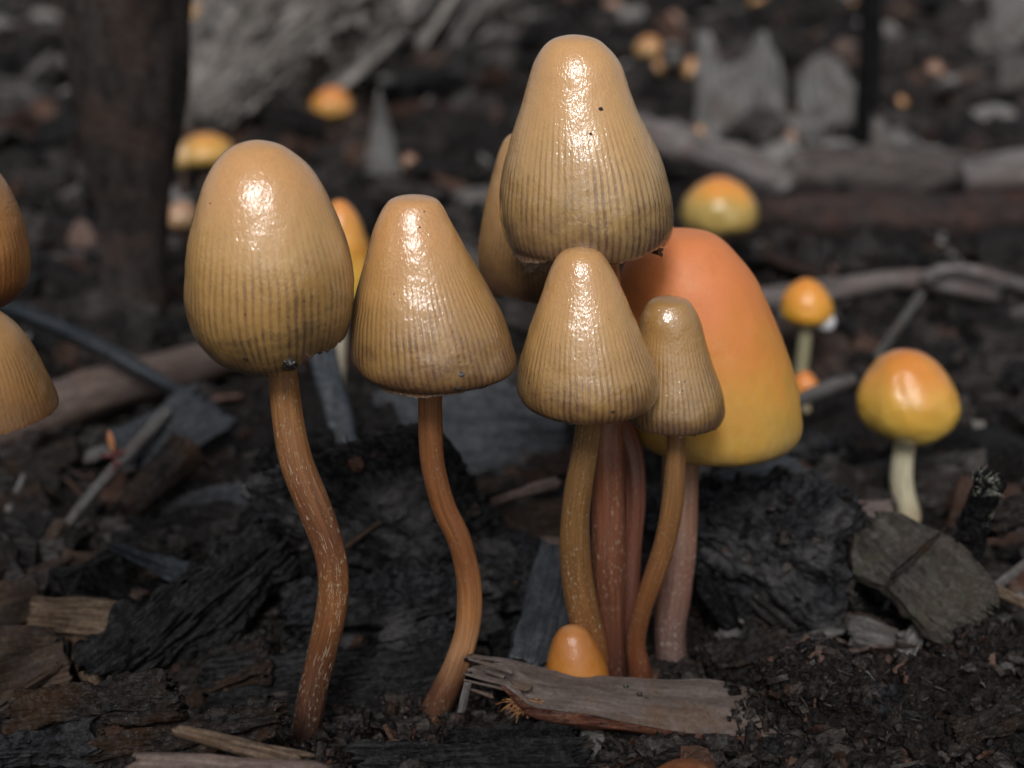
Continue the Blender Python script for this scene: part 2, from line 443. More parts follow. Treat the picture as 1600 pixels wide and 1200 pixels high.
M['dropwhite'] = plain_mat('brightened_water', (.9, .9, .92), .08, .8, .35)  # white mixed into the clear drop's colour to brighten it

# ------------------------------------------------------------------ mushrooms
def build_cap(rows, Y, mat, parent, base, nu=384, nv=120, N=72, ridge=.0012, rim=None, lump=.009, gmat=None, seed=0, depth=1.0, jag=.006, under=True):
    """rows: (photo y, left x, right x) of the outline, turned into centre and radius of real horizontal rings"""
    rows = sorted(rows)
    R = []
    for (py, xl, xr) in rows:
        c = at((xl + xr) / 2, py, Y); R.append((max((xr - xl) / 2 * cmpp(c), 0.0), c[2], c[0]))
    R = np.array(R)
    R[0, 0] = 0
    mir = np.array([-R[1, 0], R[1, 1], 2 * R[0, 2] - R[1, 2]])
    prof = catmull(R, 260, closed_start=mir)
    prof[:, 0] = np.maximum(prof[:, 0], 0)
    th = np.arange(nu) / nu * 2 * math.pi + math.pi / 2     # seam at the far side
    tt = np.linspace(0, 1, nv) ** .93
    rimf = np.ones(nu)
    if rim is not None: rimf = rim(th)
    q = P3(np.cos(th) * 9, np.sin(th) * 9, 3.3 + seed)
    rimf = rimf + jag * fbm(q, 3, seed) + jag * .6 * vn(P3(np.cos(th) * 30, np.sin(th) * 30, 1.0), seed)
    T = np.outer(tt, rimf)                                     # (nv, nu)
    idx = np.clip(T, 0, 1) * 259
    r = np.interp(idx, np.arange(260), prof[:, 0]); z = np.interp(idx, np.arange(260), prof[:, 1]); cx = np.interp(idx, np.arange(260), prof[:, 2])
    z = z - np.maximum(T - 1, 0) * (prof[0, 1] - prof[-1, 1]) * 1.1
    g = np.clip((T - .3) / .5, 0, 1)
    r = r * (1 + 0 * T) + ridge * g * np.sin(th * N + 2.0 * vn(P3(np.cos(th) * 3, np.sin(th) * 3, 0.5), seed))[None, :] * np.minimum(r * 3, 1)
    X = cx + r * np.cos(th)[None, :]; Yy = Y + r * np.sin(th)[None, :] * depth
    V = np.stack([X, Yy, z], -1)
    ln = fbm(V.reshape(-1, 3) * 2.6, 3, seed + 5).reshape(nv, nu) * lump
    V[..., 0] += ln * np.cos(th) * np.minimum(1, T * 4); V[..., 1] += ln * np.sin(th) * np.minimum(1, T * 4)
    # rolled lip: two inner rings that give the margin its thickness
    lip1 = V[-1].copy(); lip2 = V[-1].copy()
    cen = np.array([prof[-1, 2], Y, 0])
    d = lip1[:, :2] - cen[:2]; dl = np.linalg.norm(d, axis=1, keepdims=True); d = d / dl
    lip1[:, :2] -= d * .018; lip1[:, 2] -= .008
    lip2[:, :2] -= d * .05; lip2[:, 2] += .012
    allV = np.concatenate([V, lip1[None], lip2[None]])
    vv = np.concatenate([np.linspace(0, 1, nv) ** .93, [1.0, 1.0]])
    F = grid_faces(nv + 2, nu, True)[:, ::-1]
    uv = grid_uv(nv + 2, nu, vv).reshape(-1, 4, 2)[:, ::-1].reshape(-1, 2)
    me = mesh('cap', allV.reshape(-1, 3) - base, F, mat, True, uv)
    o = link('cap', me, parent)
    if under:
        ng = 180; th2 = np.arange(ng * 2) / (ng * 2) * 2 * math.pi + math.pi / 2
        rr = np.interp(np.arange(ng * 2) / 2 / ng * nu, np.arange(nu), np.linalg.norm(lip2[:, :2] - cen[:2], axis=1))
        zz = np.interp(np.arange(ng * 2) / 2 / ng * nu, np.arange(nu), lip2[:, 2])
        rings = []
        zc = np.mean(zz) + .42 * np.mean(rr)
        for k, f in enumerate(np.linspace(1, .12, 7)):
            pl = (np.arange(ng * 2) % 2) * .05 * math.sin(math.pi * min(1, (1 - f) * 1.2 + .05)) * np.mean(rr)
            rings.append(np.stack([cen[0] + rr * f * np.cos(th2), Y + rr * f * np.sin(th2) * depth, zz * f ** .8 + zc * (1 - f ** .8) - pl], -1))
        gv = np.array(rings)
        gm = mesh('gills', gv.reshape(-1, 3) - base, grid_faces(7, ng * 2, True), gmat or M['gill'], False)
        link('gills', gm, parent)
    return o, (V, th)

def surf(data, ang, t):                 # point on a built cap: ang 0 = towards the camera, + to the right
    V, th = data
    a = (-math.pi / 2 + ang - math.pi / 2) % (2 * math.pi)
    j = int(a / (2 * math.pi) * V.shape[1]) % V.shape[1]
    return V[int(t * (V.shape[0] - 1)), j]

def build_stem(path, mat, parent, base, nu=56, nv=150, ell=1.0, seed=0, ridges=.03, name='stem'):
    """path: (photo x, photo y, Y, width in photo px), from under the cap down to the ground"""
    Q = []
    for (px, py, Y, wpx) in path:
        p = at(px, py, Y); Q.append((*p, wpx / 2 * cmpp(p)))
    q_ = Q[-1]; Q.append((q_[0] * 2 - Q[-2][0] if abs(q_[0] - Q[-2][0]) < .15 else q_[0], q_[1], q_[2] - .35, q_[3]))
    Q = np.array(Q)[::-1]                # bottom first
    S = catmull(Q, nv)
    pc, rad = S[:, :3], S[:, 3]
    T = np.gradient(pc, axis=0); T /= np.linalg.norm(T, axis=1, keepdims=True)
    ref = np.array([0, 1.0, 0])
    A = np.cross(T, ref); A /= np.linalg.norm(A, axis=1, keepdims=True)
    B = np.cross(T, A)
    th = np.arange(nu) / nu * 2 * math.pi + math.pi * .0
    ang = th[None, :] + np.zeros((nv, 1))
    s = np.linspace(0, 1, nv)[:, None] + np.zeros((1, nu))
    p = np.stack([np.cos(ang) * 2.6, np.sin(ang) * 2.6, s * 3.5], -1).reshape(-1, 3)
    n = fbm(p, 3, seed).reshape(nv, nu)
    p2 = np.stack([np.cos(ang) * 7, np.sin(ang) * 7, s * 9], -1).reshape(-1, 3)
    n = n * .6 + .5 * fbm(p2, 2, seed + 3).reshape(nv, nu)
    wob = vn(np.stack([s[:, 0] * 9, s[:, 0] * 0, s[:, 0] * 0 + seed], -1), seed)[:, None]
    w2 = vn(np.stack([s[:, 0] * 4, s[:, 0] * 0 + 5, s[:, 0] * 0 + seed], -1), seed + 9)[:, None]
    R = rad[:, None] * (1 + ridges * n * 1.6 + .035 * wob + .05 * w2)
    V = pc[:, None, :] + R[..., None] * (np.cos(ang)[..., None] * A[:, None, :] + np.sin(ang)[..., None] * B[:, None, :] * ell)
    F = grid_faces(nv, nu, True)
    uv = grid_uv(nv, nu, np.linspace(0, 1, nv))
    me = mesh(name, V.reshape(-1, 3) - base, F, mat, True, uv)
    return link(name, me, parent), (V, th)

def tube_mesh(paths, rad, base, mat, name, sides=5):
    VV, FF, k = [], [], 0
    for i, pts in enumerate(paths):
        S = catmull(np.asarray(pts, float), 12)
        T = np.gradient(S, axis=0); T /= np.linalg.norm(T, axis=1, keepdims=True) + 1e-9
        A = np.cross(T, np.array([.3, 1, .2])); A /= np.linalg.norm(A, axis=1, keepdims=True) + 1e-9
        B = np.cross(T, A)
        th = np.arange(sides) / sides * 2 * math.pi
        tp = (np.clip(1.0 - np.linspace(0, 1, 12), .15, 1) ** .5)[:, None, None]
        V = S[:, None] + rad * tp * (np.cos(th)[None, :, None] * A[:, None] + np.sin(th)[None, :, None] * B[:, None])
        VV.append(V.reshape(-1, 3)); FF.append(grid_faces(12, sides, True) + k); k += 12 * sides
    return mesh(name, np.concatenate(VV) - base, np.concatenate(FF), mat, True)

def root(name, base, label, cat, group=None):
    o = link(name, None, loc=Vector(base)); o.empty_display_size = .3
    return tag(o, label, cat, group)

GS = 'striped tan mushrooms'
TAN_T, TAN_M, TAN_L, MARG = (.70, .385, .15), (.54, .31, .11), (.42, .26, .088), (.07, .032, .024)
def stemstops(*a): return list(a)

# --- tall left mushroom -------------------------------------------------------
def rim1(th):
    # th=-pi/2 faces the camera, th=0 is +X
    d = (th + math.pi) % (2 * math.pi) - math.pi
    k = [(-3.15, .97), (-2.6, .97), (-2.2, .985), (-1.8, 1.0), (-1.45, 1.0), (-1.2, .965), (-1.03, .91), (-.97, .865), (-.93, .878), (-.8, .872), (-.6, .877), (-.3, .86), (0, .87), (.5, .9), (1.5, .95), (3.15, .97)]
    return np.interp(d, [a for a, _ in k], [c for _, c in k]) + .006 * np.sin(d * 41) * (np.abs(d + .55) < .45)
b = gp(472, 1172); m1 = root('striped_mushroom', b, 'tan striped mushroom with torn dark cap edge on the longest bent stem', 'mushroom', GS)
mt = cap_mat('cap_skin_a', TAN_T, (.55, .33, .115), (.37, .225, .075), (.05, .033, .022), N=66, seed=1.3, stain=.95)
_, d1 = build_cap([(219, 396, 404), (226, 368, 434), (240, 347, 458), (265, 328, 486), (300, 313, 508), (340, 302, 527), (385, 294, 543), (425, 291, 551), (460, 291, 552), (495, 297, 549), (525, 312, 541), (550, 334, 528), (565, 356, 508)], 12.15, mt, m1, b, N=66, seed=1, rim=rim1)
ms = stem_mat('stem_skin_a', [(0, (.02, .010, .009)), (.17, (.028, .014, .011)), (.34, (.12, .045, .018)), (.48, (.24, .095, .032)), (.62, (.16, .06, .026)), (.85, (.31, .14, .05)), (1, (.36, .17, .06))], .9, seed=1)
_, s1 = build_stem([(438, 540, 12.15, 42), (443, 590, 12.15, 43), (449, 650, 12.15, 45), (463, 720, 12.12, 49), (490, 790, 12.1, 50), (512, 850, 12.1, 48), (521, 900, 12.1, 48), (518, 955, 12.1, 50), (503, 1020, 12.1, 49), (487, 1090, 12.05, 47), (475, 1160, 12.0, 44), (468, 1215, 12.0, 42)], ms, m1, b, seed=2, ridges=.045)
fib = []
for k in range(34):
    j = rnd.randint(45, 100) if k < 30 else rnd.randint(10, 130); a = rnd.gauss(-1.3, .5)
    i = int(((a) % (2 * math.pi)) / (2 * math.pi) * 56)
    V = s1[0]
    p = V[j, (i) % 56]; 
    if p[1] > 12.1: p = V[j, (i + 28) % 56]
    out = np.array([rnd.uniform(-.02, .02), -.012, 0])
    L = rnd.uniform(.05, .18)
    dv = (V[min(j + 4, 149)] - V[j]).mean(0); dv = dv / np.linalg.norm(dv)
    fib.append([p, p + dv * L * .45 + [rnd.uniform(-.008, .008), -.008, 0], p + dv * L + [rnd.uniform(-.014, .014), -.004, 0]])
o = tag(link('fibres', tube_mesh(fib, .0022, b, M['hair'], 'fibres', 4), m1), kind='stuff')
# --- second mushroom ------------------------------------------------------------
def rim2(th):
    d = (th + math.pi) % (2 * math.pi) - math.pi
    return 1 - .035 * np.exp(-((d + .35) / .3) ** 2) + .02 * np.exp(-((d + 1.9) / .6) ** 2)
b = gp(682, 1128); m2 = root('striped_mushroom', b, 'tan striped conical mushroom between the notched one and the two-tiered cluster, slim s-curved stem', 'mushroom', GS)
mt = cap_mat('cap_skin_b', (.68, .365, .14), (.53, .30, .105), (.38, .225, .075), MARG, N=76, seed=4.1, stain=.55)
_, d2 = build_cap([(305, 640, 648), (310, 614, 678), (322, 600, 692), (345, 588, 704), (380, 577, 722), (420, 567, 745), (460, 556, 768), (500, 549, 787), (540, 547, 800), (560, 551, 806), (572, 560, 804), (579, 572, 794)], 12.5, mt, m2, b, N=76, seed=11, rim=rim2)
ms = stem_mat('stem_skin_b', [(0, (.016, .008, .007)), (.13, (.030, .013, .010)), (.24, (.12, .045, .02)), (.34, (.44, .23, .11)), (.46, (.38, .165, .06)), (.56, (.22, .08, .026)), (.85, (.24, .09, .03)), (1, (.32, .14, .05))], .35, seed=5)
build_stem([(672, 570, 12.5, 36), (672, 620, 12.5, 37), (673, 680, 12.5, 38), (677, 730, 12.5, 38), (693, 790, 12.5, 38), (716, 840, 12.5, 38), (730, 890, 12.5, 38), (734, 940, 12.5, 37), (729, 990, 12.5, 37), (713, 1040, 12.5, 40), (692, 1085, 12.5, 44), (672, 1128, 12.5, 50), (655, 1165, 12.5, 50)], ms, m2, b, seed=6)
# --- topmost mushroom -----------------------------------------------------------
def rim3(th):
    d = (th + math.pi) % (2 * math.pi) - math.pi
    return 1 - .045 * np.exp(-((d + .62) / .30) ** 2) + .03 * np.exp(-((d + .25) / .12) ** 2) + .03 * np.exp(-((d + 2.6) / .35) ** 2)
b = gp(965, 1052); m3 = root('striped_mushroom', b, 'tallest tan striped mushroom, its cap rising above all the others', 'mushroom', GS)
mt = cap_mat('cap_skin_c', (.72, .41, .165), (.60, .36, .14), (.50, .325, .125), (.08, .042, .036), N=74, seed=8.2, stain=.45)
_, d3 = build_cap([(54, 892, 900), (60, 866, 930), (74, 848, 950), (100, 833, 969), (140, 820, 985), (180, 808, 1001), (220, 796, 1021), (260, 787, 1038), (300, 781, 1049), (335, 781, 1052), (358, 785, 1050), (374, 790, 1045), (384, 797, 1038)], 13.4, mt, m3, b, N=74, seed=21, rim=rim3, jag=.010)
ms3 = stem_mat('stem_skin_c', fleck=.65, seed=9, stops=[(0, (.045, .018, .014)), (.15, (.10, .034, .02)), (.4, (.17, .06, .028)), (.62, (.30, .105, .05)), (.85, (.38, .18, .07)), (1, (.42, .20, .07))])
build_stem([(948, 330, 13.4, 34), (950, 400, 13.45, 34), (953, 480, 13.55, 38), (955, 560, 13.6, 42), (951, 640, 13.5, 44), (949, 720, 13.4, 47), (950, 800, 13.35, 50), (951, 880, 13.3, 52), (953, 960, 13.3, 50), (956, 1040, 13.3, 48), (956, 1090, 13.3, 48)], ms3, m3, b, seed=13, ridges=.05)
# --- mushroom half hidden behind it ------------------------------------------------
b = gp(985, 1048); m4 = root('striped_mushroom', b, 'shaded striped mushroom half hidden behind the tallest cap', 'mushroom', GS)
mt = cap_mat('cap_skin_d', (.55, .30, .11), (.45, .25, .085), (.26, .145, .05), (.075, .04, .028), N=70, seed=12.7, stain=.45, gloss=.7)  # darker cap tones paint in the shade of the tallest cap
build_cap([(206, 808, 816), (213, 793, 836), (232, 781, 858), (270, 770, 880), (310, 760, 896), (350, 752, 908), (390, 747, 916), (425, 749, 918), (445, 755, 914), (455, 762, 908)], 14.75, mt, m4, b, N=70, seed=31, rim=lambda t: 1 - .04 * np.exp(-((t % (2 * math.pi) - 4.2) / .4) ** 2))
ms = stem_mat('stem_skin_d', [(0, (.05, .018, .014)), (.2, (.12, .038, .022)), (.6, (.20, .065, .035)), (1, (.34, .14, .06))], .25, seed=14)
build_stem([(862, 430, 14.7, 30), (885, 500, 14.6, 32), (925, 580, 14.4, 36), (962, 650, 14.1, 42), (986, 710, 13.9, 36), (992, 780, 13.75, 32), (987, 860, 13.65, 30), (981, 940, 13.55, 36), (980, 1040, 13.5, 46), (978, 1090, 13.5, 46)], ms, m4, b, seed=15, ridges=.06)
# --- front centre mushroom ------------------------------------------------------------
b = gp(925, 1075); m5 = root('striped_mushroom', b, 'tan striped mushroom tucked directly beneath the tallest cap, stem speckled with pale grains', 'mushroom', GS)
mt = cap_mat('cap_skin_e', (.62, .345, .13), (.53, .31, .11), (.43, .26, .088), (.085, .04, .026), N=70, seed=17.9, stain=.35)
_, d5 = build_cap([(387, 900, 916), (391, 884, 932), (402, 870, 946), (425, 858, 960), (460, 845, 976), (500, 831, 994), (540, 818, 1011), (573, 809, 1024), (598, 806, 1029), (615, 809, 1027), (626, 817, 1020), (632, 828, 1010)], 12.55, mt, m5, b, N=70, seed=41, jag=.004)
ms = stem_mat('stem_skin_e', [(0, (.16, .055, .018)), (.2, (.22, .08, .022)), (.5, (.22, .105, .034)), (.8, (.23, .12, .042)), (1, (.24, .13, .05))], .8, (.62, .50, .33), seed=18)
build_stem([(921, 620, 12.6, 38), (920, 665, 12.65, 40), (914, 705, 12.7, 41), (905, 755, 12.75, 44), (899, 805, 12.8, 44), (898, 855, 12.85, 45), (902, 905, 12.9, 46), (911, 955, 12.95, 48), (921, 1005, 13.0, 50), (926, 1060, 13.05, 52), (926, 1100, 13.05, 52)], ms, m5, b, seed=19)
# --- small mushroom --------------------------------------------------------------------
b = gp(1000, 1060); m6 = root('striped_mushroom', b, 'smallest tan striped mushroom with a whole cap, in front of the big orange one', 'mushroom', GS)
mt = cap_mat('cap_skin_f', (.44, .25, .085), (.42, .25, .09), (.38, .235, .085), (.08, .042, .034), N=56, seed=22.3, stain=.35, start=.24)
build_cap([(465, 1036, 1060), (468, 1022, 1072), (478, 1009, 1083), (495, 1001, 1092), (520, 998, 1099), (550, 993, 1107), (580, 986, 1117), (605, 980, 1126), (628, 975, 1132), (642, 976, 1133), (652, 979, 1130), (657, 984, 1126)], 13.0, mt, m6, b, N=56, seed=51, jag=.01)
ms = stem_mat('stem_skin_f', [(0, (.08, .024, .014)), (.25, (.15, .046, .018)), (.55, (.21, .085, .026)), (.8, (.25, .12, .04)), (1, (.26, .135, .05))], .7, (.55, .42, .24), seed=23)
build_stem([(1055, 640, 13.0, 28), (1057, 680, 13.0, 29), (1055, 730, 13.0, 30), (1050, 790, 13.0, 33), (1038, 850, 13.0, 33), (1020, 905, 13.0, 32), (1003, 955, 13.05, 30), (994, 1005, 13.1, 30), (1000, 1050, 13.1, 36), (1003, 1095, 13.1, 40)], ms, m6, b, seed=24)
# --- big orange mushroom ------------------------------------------------------------------
b = gp(1050, 1058); m7 = root('orange_mushroom', b, 'large smooth orange mushroom fading to yellow at the edge, behind the smallest striped one', 'mushroom', 'orange and yellow mushrooms')
mo = orange_mat('orange_cap_skin', [(0, (.70, .23, .085)), (.3, (.68, .215, .065)), (.5, (.64, .24, .05)), (.66, (.58, .28, .045)), (.8, (.50, .29, .055)), (.92, (.38, .24, .07)), (1, (.26, .18, .08))], 3.0, .0, .55)
build_cap([(361, 1060, 1080), (364, 1030, 1106), (374, 1008, 1128), (395, 988, 1150), (430, 971, 1178), (480, 965, 1203), (540, 965, 1226), (600, 967, 1245), (640, 972, 1251), (662, 978, 1251), (678, 990, 1243), (688, 1008, 1228), (693, 1032, 1208)], 14.5, mo, m7, b, N=20, seed=61, ridge=.0, lump=.008, jag=.008, gmat=M['gillpale'])
ms = stem_mat('stem_skin_g', [(0, (.07, .045, .040)), (.25, (.11, .065, .055)), (.55, (.20, .10, .07)), (.8, (.27, .13, .075)), (1, (.36, .18, .09))], .8, (.62, .52, .46), seed=26)
build_stem([(1065, 690, 14.4, 56), (1063, 740, 14.35, 56), (1062, 800, 14.2, 56), (1060, 860, 14.05, 56), (1054, 920, 13.95, 54), (1047, 980, 13.85, 50), (1050, 1030, 13.75, 50), (1056, 1060, 13.7, 58), (1056, 1100, 13.7, 60)], ms, m7, b, seed=27)
# --- bud behind the chip ---------------------------------------------------------------------
b = gp(903, 1085); m8 = root('mushroom_bud', b, 'tiny orange mushroom bud peeking up behind the grey wood chip', 'mushroom')
mo2 = orange_mat('bud_skin', [(0, (.42, .19, .07)), (.12, (.36, .13, .028)), (.6, (.40, .15, .022)), (1, (.28, .09, .016))], 9.0, .25, .35)
build_cap([(979, 891, 897), (984, 877, 913), (995, 868, 924), (1015, 860, 936), (1035, 854, 945), (1055, 851, 952), (1075, 852, 955), (1085, 856, 952)], 12.7, mo2, m8, b, nu=128, nv=60, N=20, ridge=0, seed=71, jag=.004)
ms = stem_mat('stem_skin_h', [(0, (.3, .12, .04)), (1, (.4, .18, .06))], .3, seed=29)
build_stem([(904, 1060, 12.7, 40), (905, 1100, 12.7, 42), (905, 1130, 12.7, 42)], ms, m8, b, nv=20)
# --- the two cut off by the left edge -----------------------------------------------------------
b = gp(-60, 1080); m9 = root('striped_mushroom', b, 'upper of the two brown mushrooms cut off by the left picture edge', 'mushroom', GS)
mt = cap_mat('cap_skin_i', (.42, .21, .07), (.40, .19, .055), (.28, .12, .035), (.12, .05, .025), N=70, seed=28.3, stain=.3, gloss=.35)
build_cap([(232, -75, -65), (238, -100, -42), (255, -125, -18), (285, -148, 3), (320, -165, 20), (360, -180, 34), (395, -188, 42), (425, -190, 43), (450, -184, 38), (468, -172, 24), (475, -160, 10)], 12.3, mt, m9, b, N=70, seed=81, nu=256)
ms = stem_mat('stem_skin_i', [(0, (.12, .05, .03)), (.5, (.28, .12, .04)), (1, (.34, .17, .06))], .5, seed=33)
build_stem([(-68, 440, 12.3, 42), (-66, 600, 12.6, 44), (-58, 760, 12.9, 46), (-66, 920, 13.0, 46), (-60, 1080, 13.0, 48), (-60, 1120, 13.0, 48)], ms, m9, b, seed=34)
b = gp(-75, 1150); m10 = root('striped_mushroom', b, 'lower pale-rimmed one of the two brown mushrooms cut off by the left edge', 'mushroom', GS)
mt = cap_mat('cap_skin_j', (.46, .265, .10), (.42, .235, .085), (.34, .18, .055), (.16, .08, .035), N=90, seed=31.3, stain=.1, gloss=.2)
build_cap([(470, -68, -58), (474, -90, -36), (490, -118, -8), (520, -146, 26), (555, -168, 48), (590, -184, 65), (615, -196, 76), (634, -204, 84), (641, -206, 86)], 11.6, mt, m10, b, N=90, seed=91, nu=256, ridge=.002)
build_stem([(-60, 600, 11.6, 42), (-62, 760, 11.8, 44), (-70, 920, 12.0, 46), (-72, 1060, 12.1, 48), (-75, 1180, 12.1, 50)], ms, m10, b, seed=35)

# --- debris stuck to caps: each is a thing lying on the cap ----------------------------------------
def blob(name, p, r, mat, label, cat, seed=0, sq=(1, 1, 1), parent=None, res=8, amp=.25):
    V, F = cubegrid(res, res, res)
    D = V / np.linalg.norm(V, axis=1, keepdims=True)
    V2 = D * r * (1 + amp * 1.6 * fbm(D * 1.9 + seed, 3, seed, .7))[:, None] * np.array(sq) * np.array([1.1, .6, .85])
    o = link(name, mesh(name, V2, F, mat, True), parent, Vector(p))
    if not parent: tag(o, label, cat)
    return o
p = surf(d1, .38, .93); blob('dirt_crumb', p + [0, -.02, 0], .055, M['speck'], 'black crumb of dirt stuck low on the notched cap', 'dirt crumb', 3)
p = surf(d2, .42, .86); blob('sand_grain', p + [0, -.01, 0], .022, M['chipgrey'], 'pale sand grain stuck on the conical cap of the second mushroom', 'sand grain', 4)
p = surf(d2, .34, .94); blob('dirt_crumb', p + [0, -.01, 0], .026, M['chipbrown'], 'brown crumb near the lower edge of the conical cap', 'dirt crumb', 5)
p = surf(d3, .35, .36); blob('dirt_crumb', p + [0, -.003, 0], .017, M['speck'], 'tiny black crumb high on the tallest cap', 'dirt crumb', 6)
p = surf(d3, .12, .46); blob('dirt_crumb', p + [0, -.003, 0], .012, M['speck'], 'tiny black crumb on the middle of the tallest cap, lower of two', 'dirt crumb', 7)

for (dd, an, tt_, rr, mk_, lb_) in [(d2, .25, .20, .008, 'chipbrown', 'tiny dark speck near the top of the conical cap of the second mushroom'), (d1, -.75, .30, .007, 'chipbrown', 'tiny dark speck high on the left flank of the notched cap'),
        (d5, .3, .88, .014, 'chipbrown', 'brown crumb near the lower edge of the front centre cap'), (d1, -.2, .86, .018, 'chipbrown', 'brown crumb near the lower edge of the notched cap')]:
    blob('dirt_crumb', surf(dd, an, tt_) + [0, -.002, 0], rr, M[mk_], lb_, 'dirt crumb', int(rr * 1e4 + tt_ * 77))
# ------------------------------------------------------------------ background mushrooms
GO = 'orange and yellow mushrooms'
BASES = []
def small_orange(cx, top, bot, wpx, base_px, Y, label, seed, stops=None, stemw=None, flat=1.0, lean=None, nu=96, gloss=.6, stemcol=(.50, .42, .27), far=False, profile=None):
    b = at(base_px[0], base_px[1], Y)
    BASES.append((b[0], b[1]))
    r0 = root('orange_mushroom', b, label, 'mushroom', GO)
    stops = stops or [(0, (.72, .20, .03)), (.35, (.70, .26, .04)), (.62, (.66, .37, .06)), (1, (.52, .37, .09))]
    mo = orange_mat('orange_cap_skin_%d' % seed, stops, seed * 1.7, gloss, .35)
    H = bot - top; hw = wpx / 2
    prof = profile or [(0, .03), (.02, .2), (.08, .42), (.2, .66), (.38, .87), (.55, .97), (.7, 1.0), (.82, .96), (.9, .86), (.95, .74)]
    build_cap([(top + H * f, cx - hw * k, cx + hw * k) for f, k in prof], Y, mo, r0, b, nu=nu, nv=40, N=16, ridge=0, lump=.012 * (2 if not far else 3), seed=seed, jag=.005, gmat=M['gillpale'])
    sw = stemw or wpx * .22
    ms = STEMO.setdefault(stemcol, stem_mat('pale_stem_%d' % seed, [(0, tuple(np.array(stemcol) * (.8, .55, .45))), (.4, stemcol), (1, stemcol)], .3, (.7, .65, .5), seed))
    mx = lean if lean is not None else (cx + base_px[0]) / 2
    build_stem([(cx, bot - H * .25, Y, sw), (mx, (bot + base_px[1]) / 2, Y, sw), (base_px[0], base_px[1], Y, sw * 1.05), (base_px[0], base_px[1] + 14, Y, sw * 1.05)], ms, r0, b, nu=24, nv=30, seed=seed)
    return r0
STEMO = {}
def gY(py, z=0.0): return gp(800, py, z)[1]
small_orange(1418, 547, 696, 154, (1419, 802), gY(802), 'glossy orange and yellow button mushroom beside the charred twig', 1, stemw=36, lean=1408, nu=192, gloss=1.0, stemcol=(.64, .58, .40),
             stops=[(0, (.70, .20, .03)), (.3, (.70, .28, .035)), (.52, (.68, .36, .05)), (.75, (.62, .39, .07)), (1, (.52, .37, .08))],
             profile=[(0, .04), (.012, .16), (.04, .34), (.11, .55), (.22, .74), (.36, .91), (.5, 1.0), (.64, .99), (.76, .88), (.84, .72), (.89, .56)])
r12 = small_orange(1261, 435, 505, 82, (1250, 592), gY(592), 'small orange mushroom with a water drop hanging from its cap', 2, stemw=20, nu=96, stemcol=(.36, .33, .20),
             stops=[(0, (.74, .26, .03)), (.6, (.74, .32, .03)), (1, (.62, .38, .05))])
small_orange(1259, 580, 622, 46, (1259, 640), gY(640), 'little orange bud at the foot of the mushroom with the water drop', 3, stops=[(0, (.7, .22, .04)), (1, (.68, .25, .03))], stemw=14)
small_orange(1125, 276, 362, 120, (1128, 412), gY(412), 'orange mushroom with a greenish yellow rim in front of the horizontal log', 4, stemw=22, far=True, stemcol=(.16, .09, .06),
             stops=[(0, (.74, .26, .06)), (.35, (.74, .32, .05)), (.6, (.48, .32, .08)), (1, (.34, .26, .09))])
small_orange(530, 312, 500, 104, (520, 640), gY(600), 'orange mushroom mostly hidden between the first two striped caps', 5, stemw=30, stemcol=(.62, .55, .42),
             stops=[(0, (.72, .26, .07)), (.45, (.72, .34, .05)), (.7, (.70, .45, .06)), (1, (.6, .42, .08))])
small_orange(518, 132, 184, 66, (520, 205), gY(205), 'lone red-orange mushroom below the frayed grey bark', 6, far=True, stemcol=(.12, .08, .06), stops=[(0, (.62, .18, .08)), (.5, (.66, .27, .06)), (1, (.55, .36, .12))])
small_orange(322, 208, 256, 86, (322, 285), gY(285), 'orange mushroom on the dark mulch, larger of a touching pair', 7, far=True, stemcol=(.12, .08, .06), stops=[(0, (.66, .26, .06)), (.5, (.66, .34, .07)), (1, (.5, .34, .1))])
small_orange(287, 222, 262, 44, (287, 290), gY(290), 'yellowish mushroom, smaller of a touching pair by the dark post', 8, far=True, stemcol=(.12, .08, .06), stops=[(0, (.5, .28, .1)), (1, (.45, .3, .1))])
small_orange(283, 315, 356, 56, (284, 375), gY(375), 'faded pinkish orange mushroom close beside the dark post', 9, far=True, stemcol=(.12, .08, .06), stops=[(0, (.40, .21, .13)), (.6, (.40, .24, .13)), (1, (.32, .21, .12))])
far = [(316, -8, 34, 56, 'orange mushroom far back beside the frayed grey bark'), (1014, 55, 92, 44, 'orange mushroom far back, upper of a close pair right of the tallest cap'),
       (1024, 92, 118, 28, 'orange mushroom far back, lower of a close pair right of the tallest cap'), (1081, 90, 124, 30, 'small orange mushroom against the notched grey slab'),
       (1091, -4, 16, 34, 'orange mushroom at the top edge above the notched grey slab'), (1186, -8, 10, 34, 'yellow-orange mushroom at the top edge above the twin slabs'),
       (958, -4, 24, 30, 'dull orange mushroom at the top edge over the tallest cap'), (1053, 18, 38, 26, 'tiny pinkish mushroom far back above the notched slab'),
       (1093, 196, 216, 20, 'tiny orange mushroom at the foot of the notched grey slab'), (1460, 96, 122, 30, 'faint pinkish mushroom far back, right of the thin upright stick'),
       (1236, 204, 224, 22, 'tiny pinkish mushroom on the ground between slab and stick'), (640, 240, 262, 26, 'tiny pinkish mushroom beside the pale wooden spike'),
       (1408, 150, 170, 20, 'tiny red-orange mushroom next to the thin upright stick'), (1330, -2, 14, 24, 'tiny orange mushroom at the top edge near the thin upright stick')]
for i, (x, t0, b0, wp, lb) in enumerate(far):
    by = b0 + wp * .45
    st = [(0, (.32, .17, .13)), (.5, (.34, .19, .12)), (1, (.28, .19, .13))] if 'pink' in lb or 'dull' in lb else [(0, (.50, .20, .09)), (.5, (.50, .25, .08)), (1, (.40, .28, .11))]
    small_orange(x, t0, b0, wp, (x, by), gY(by), lb, 20 + i, far=True, nu=48, stemcol=(.14, .10, .07), stops=st)
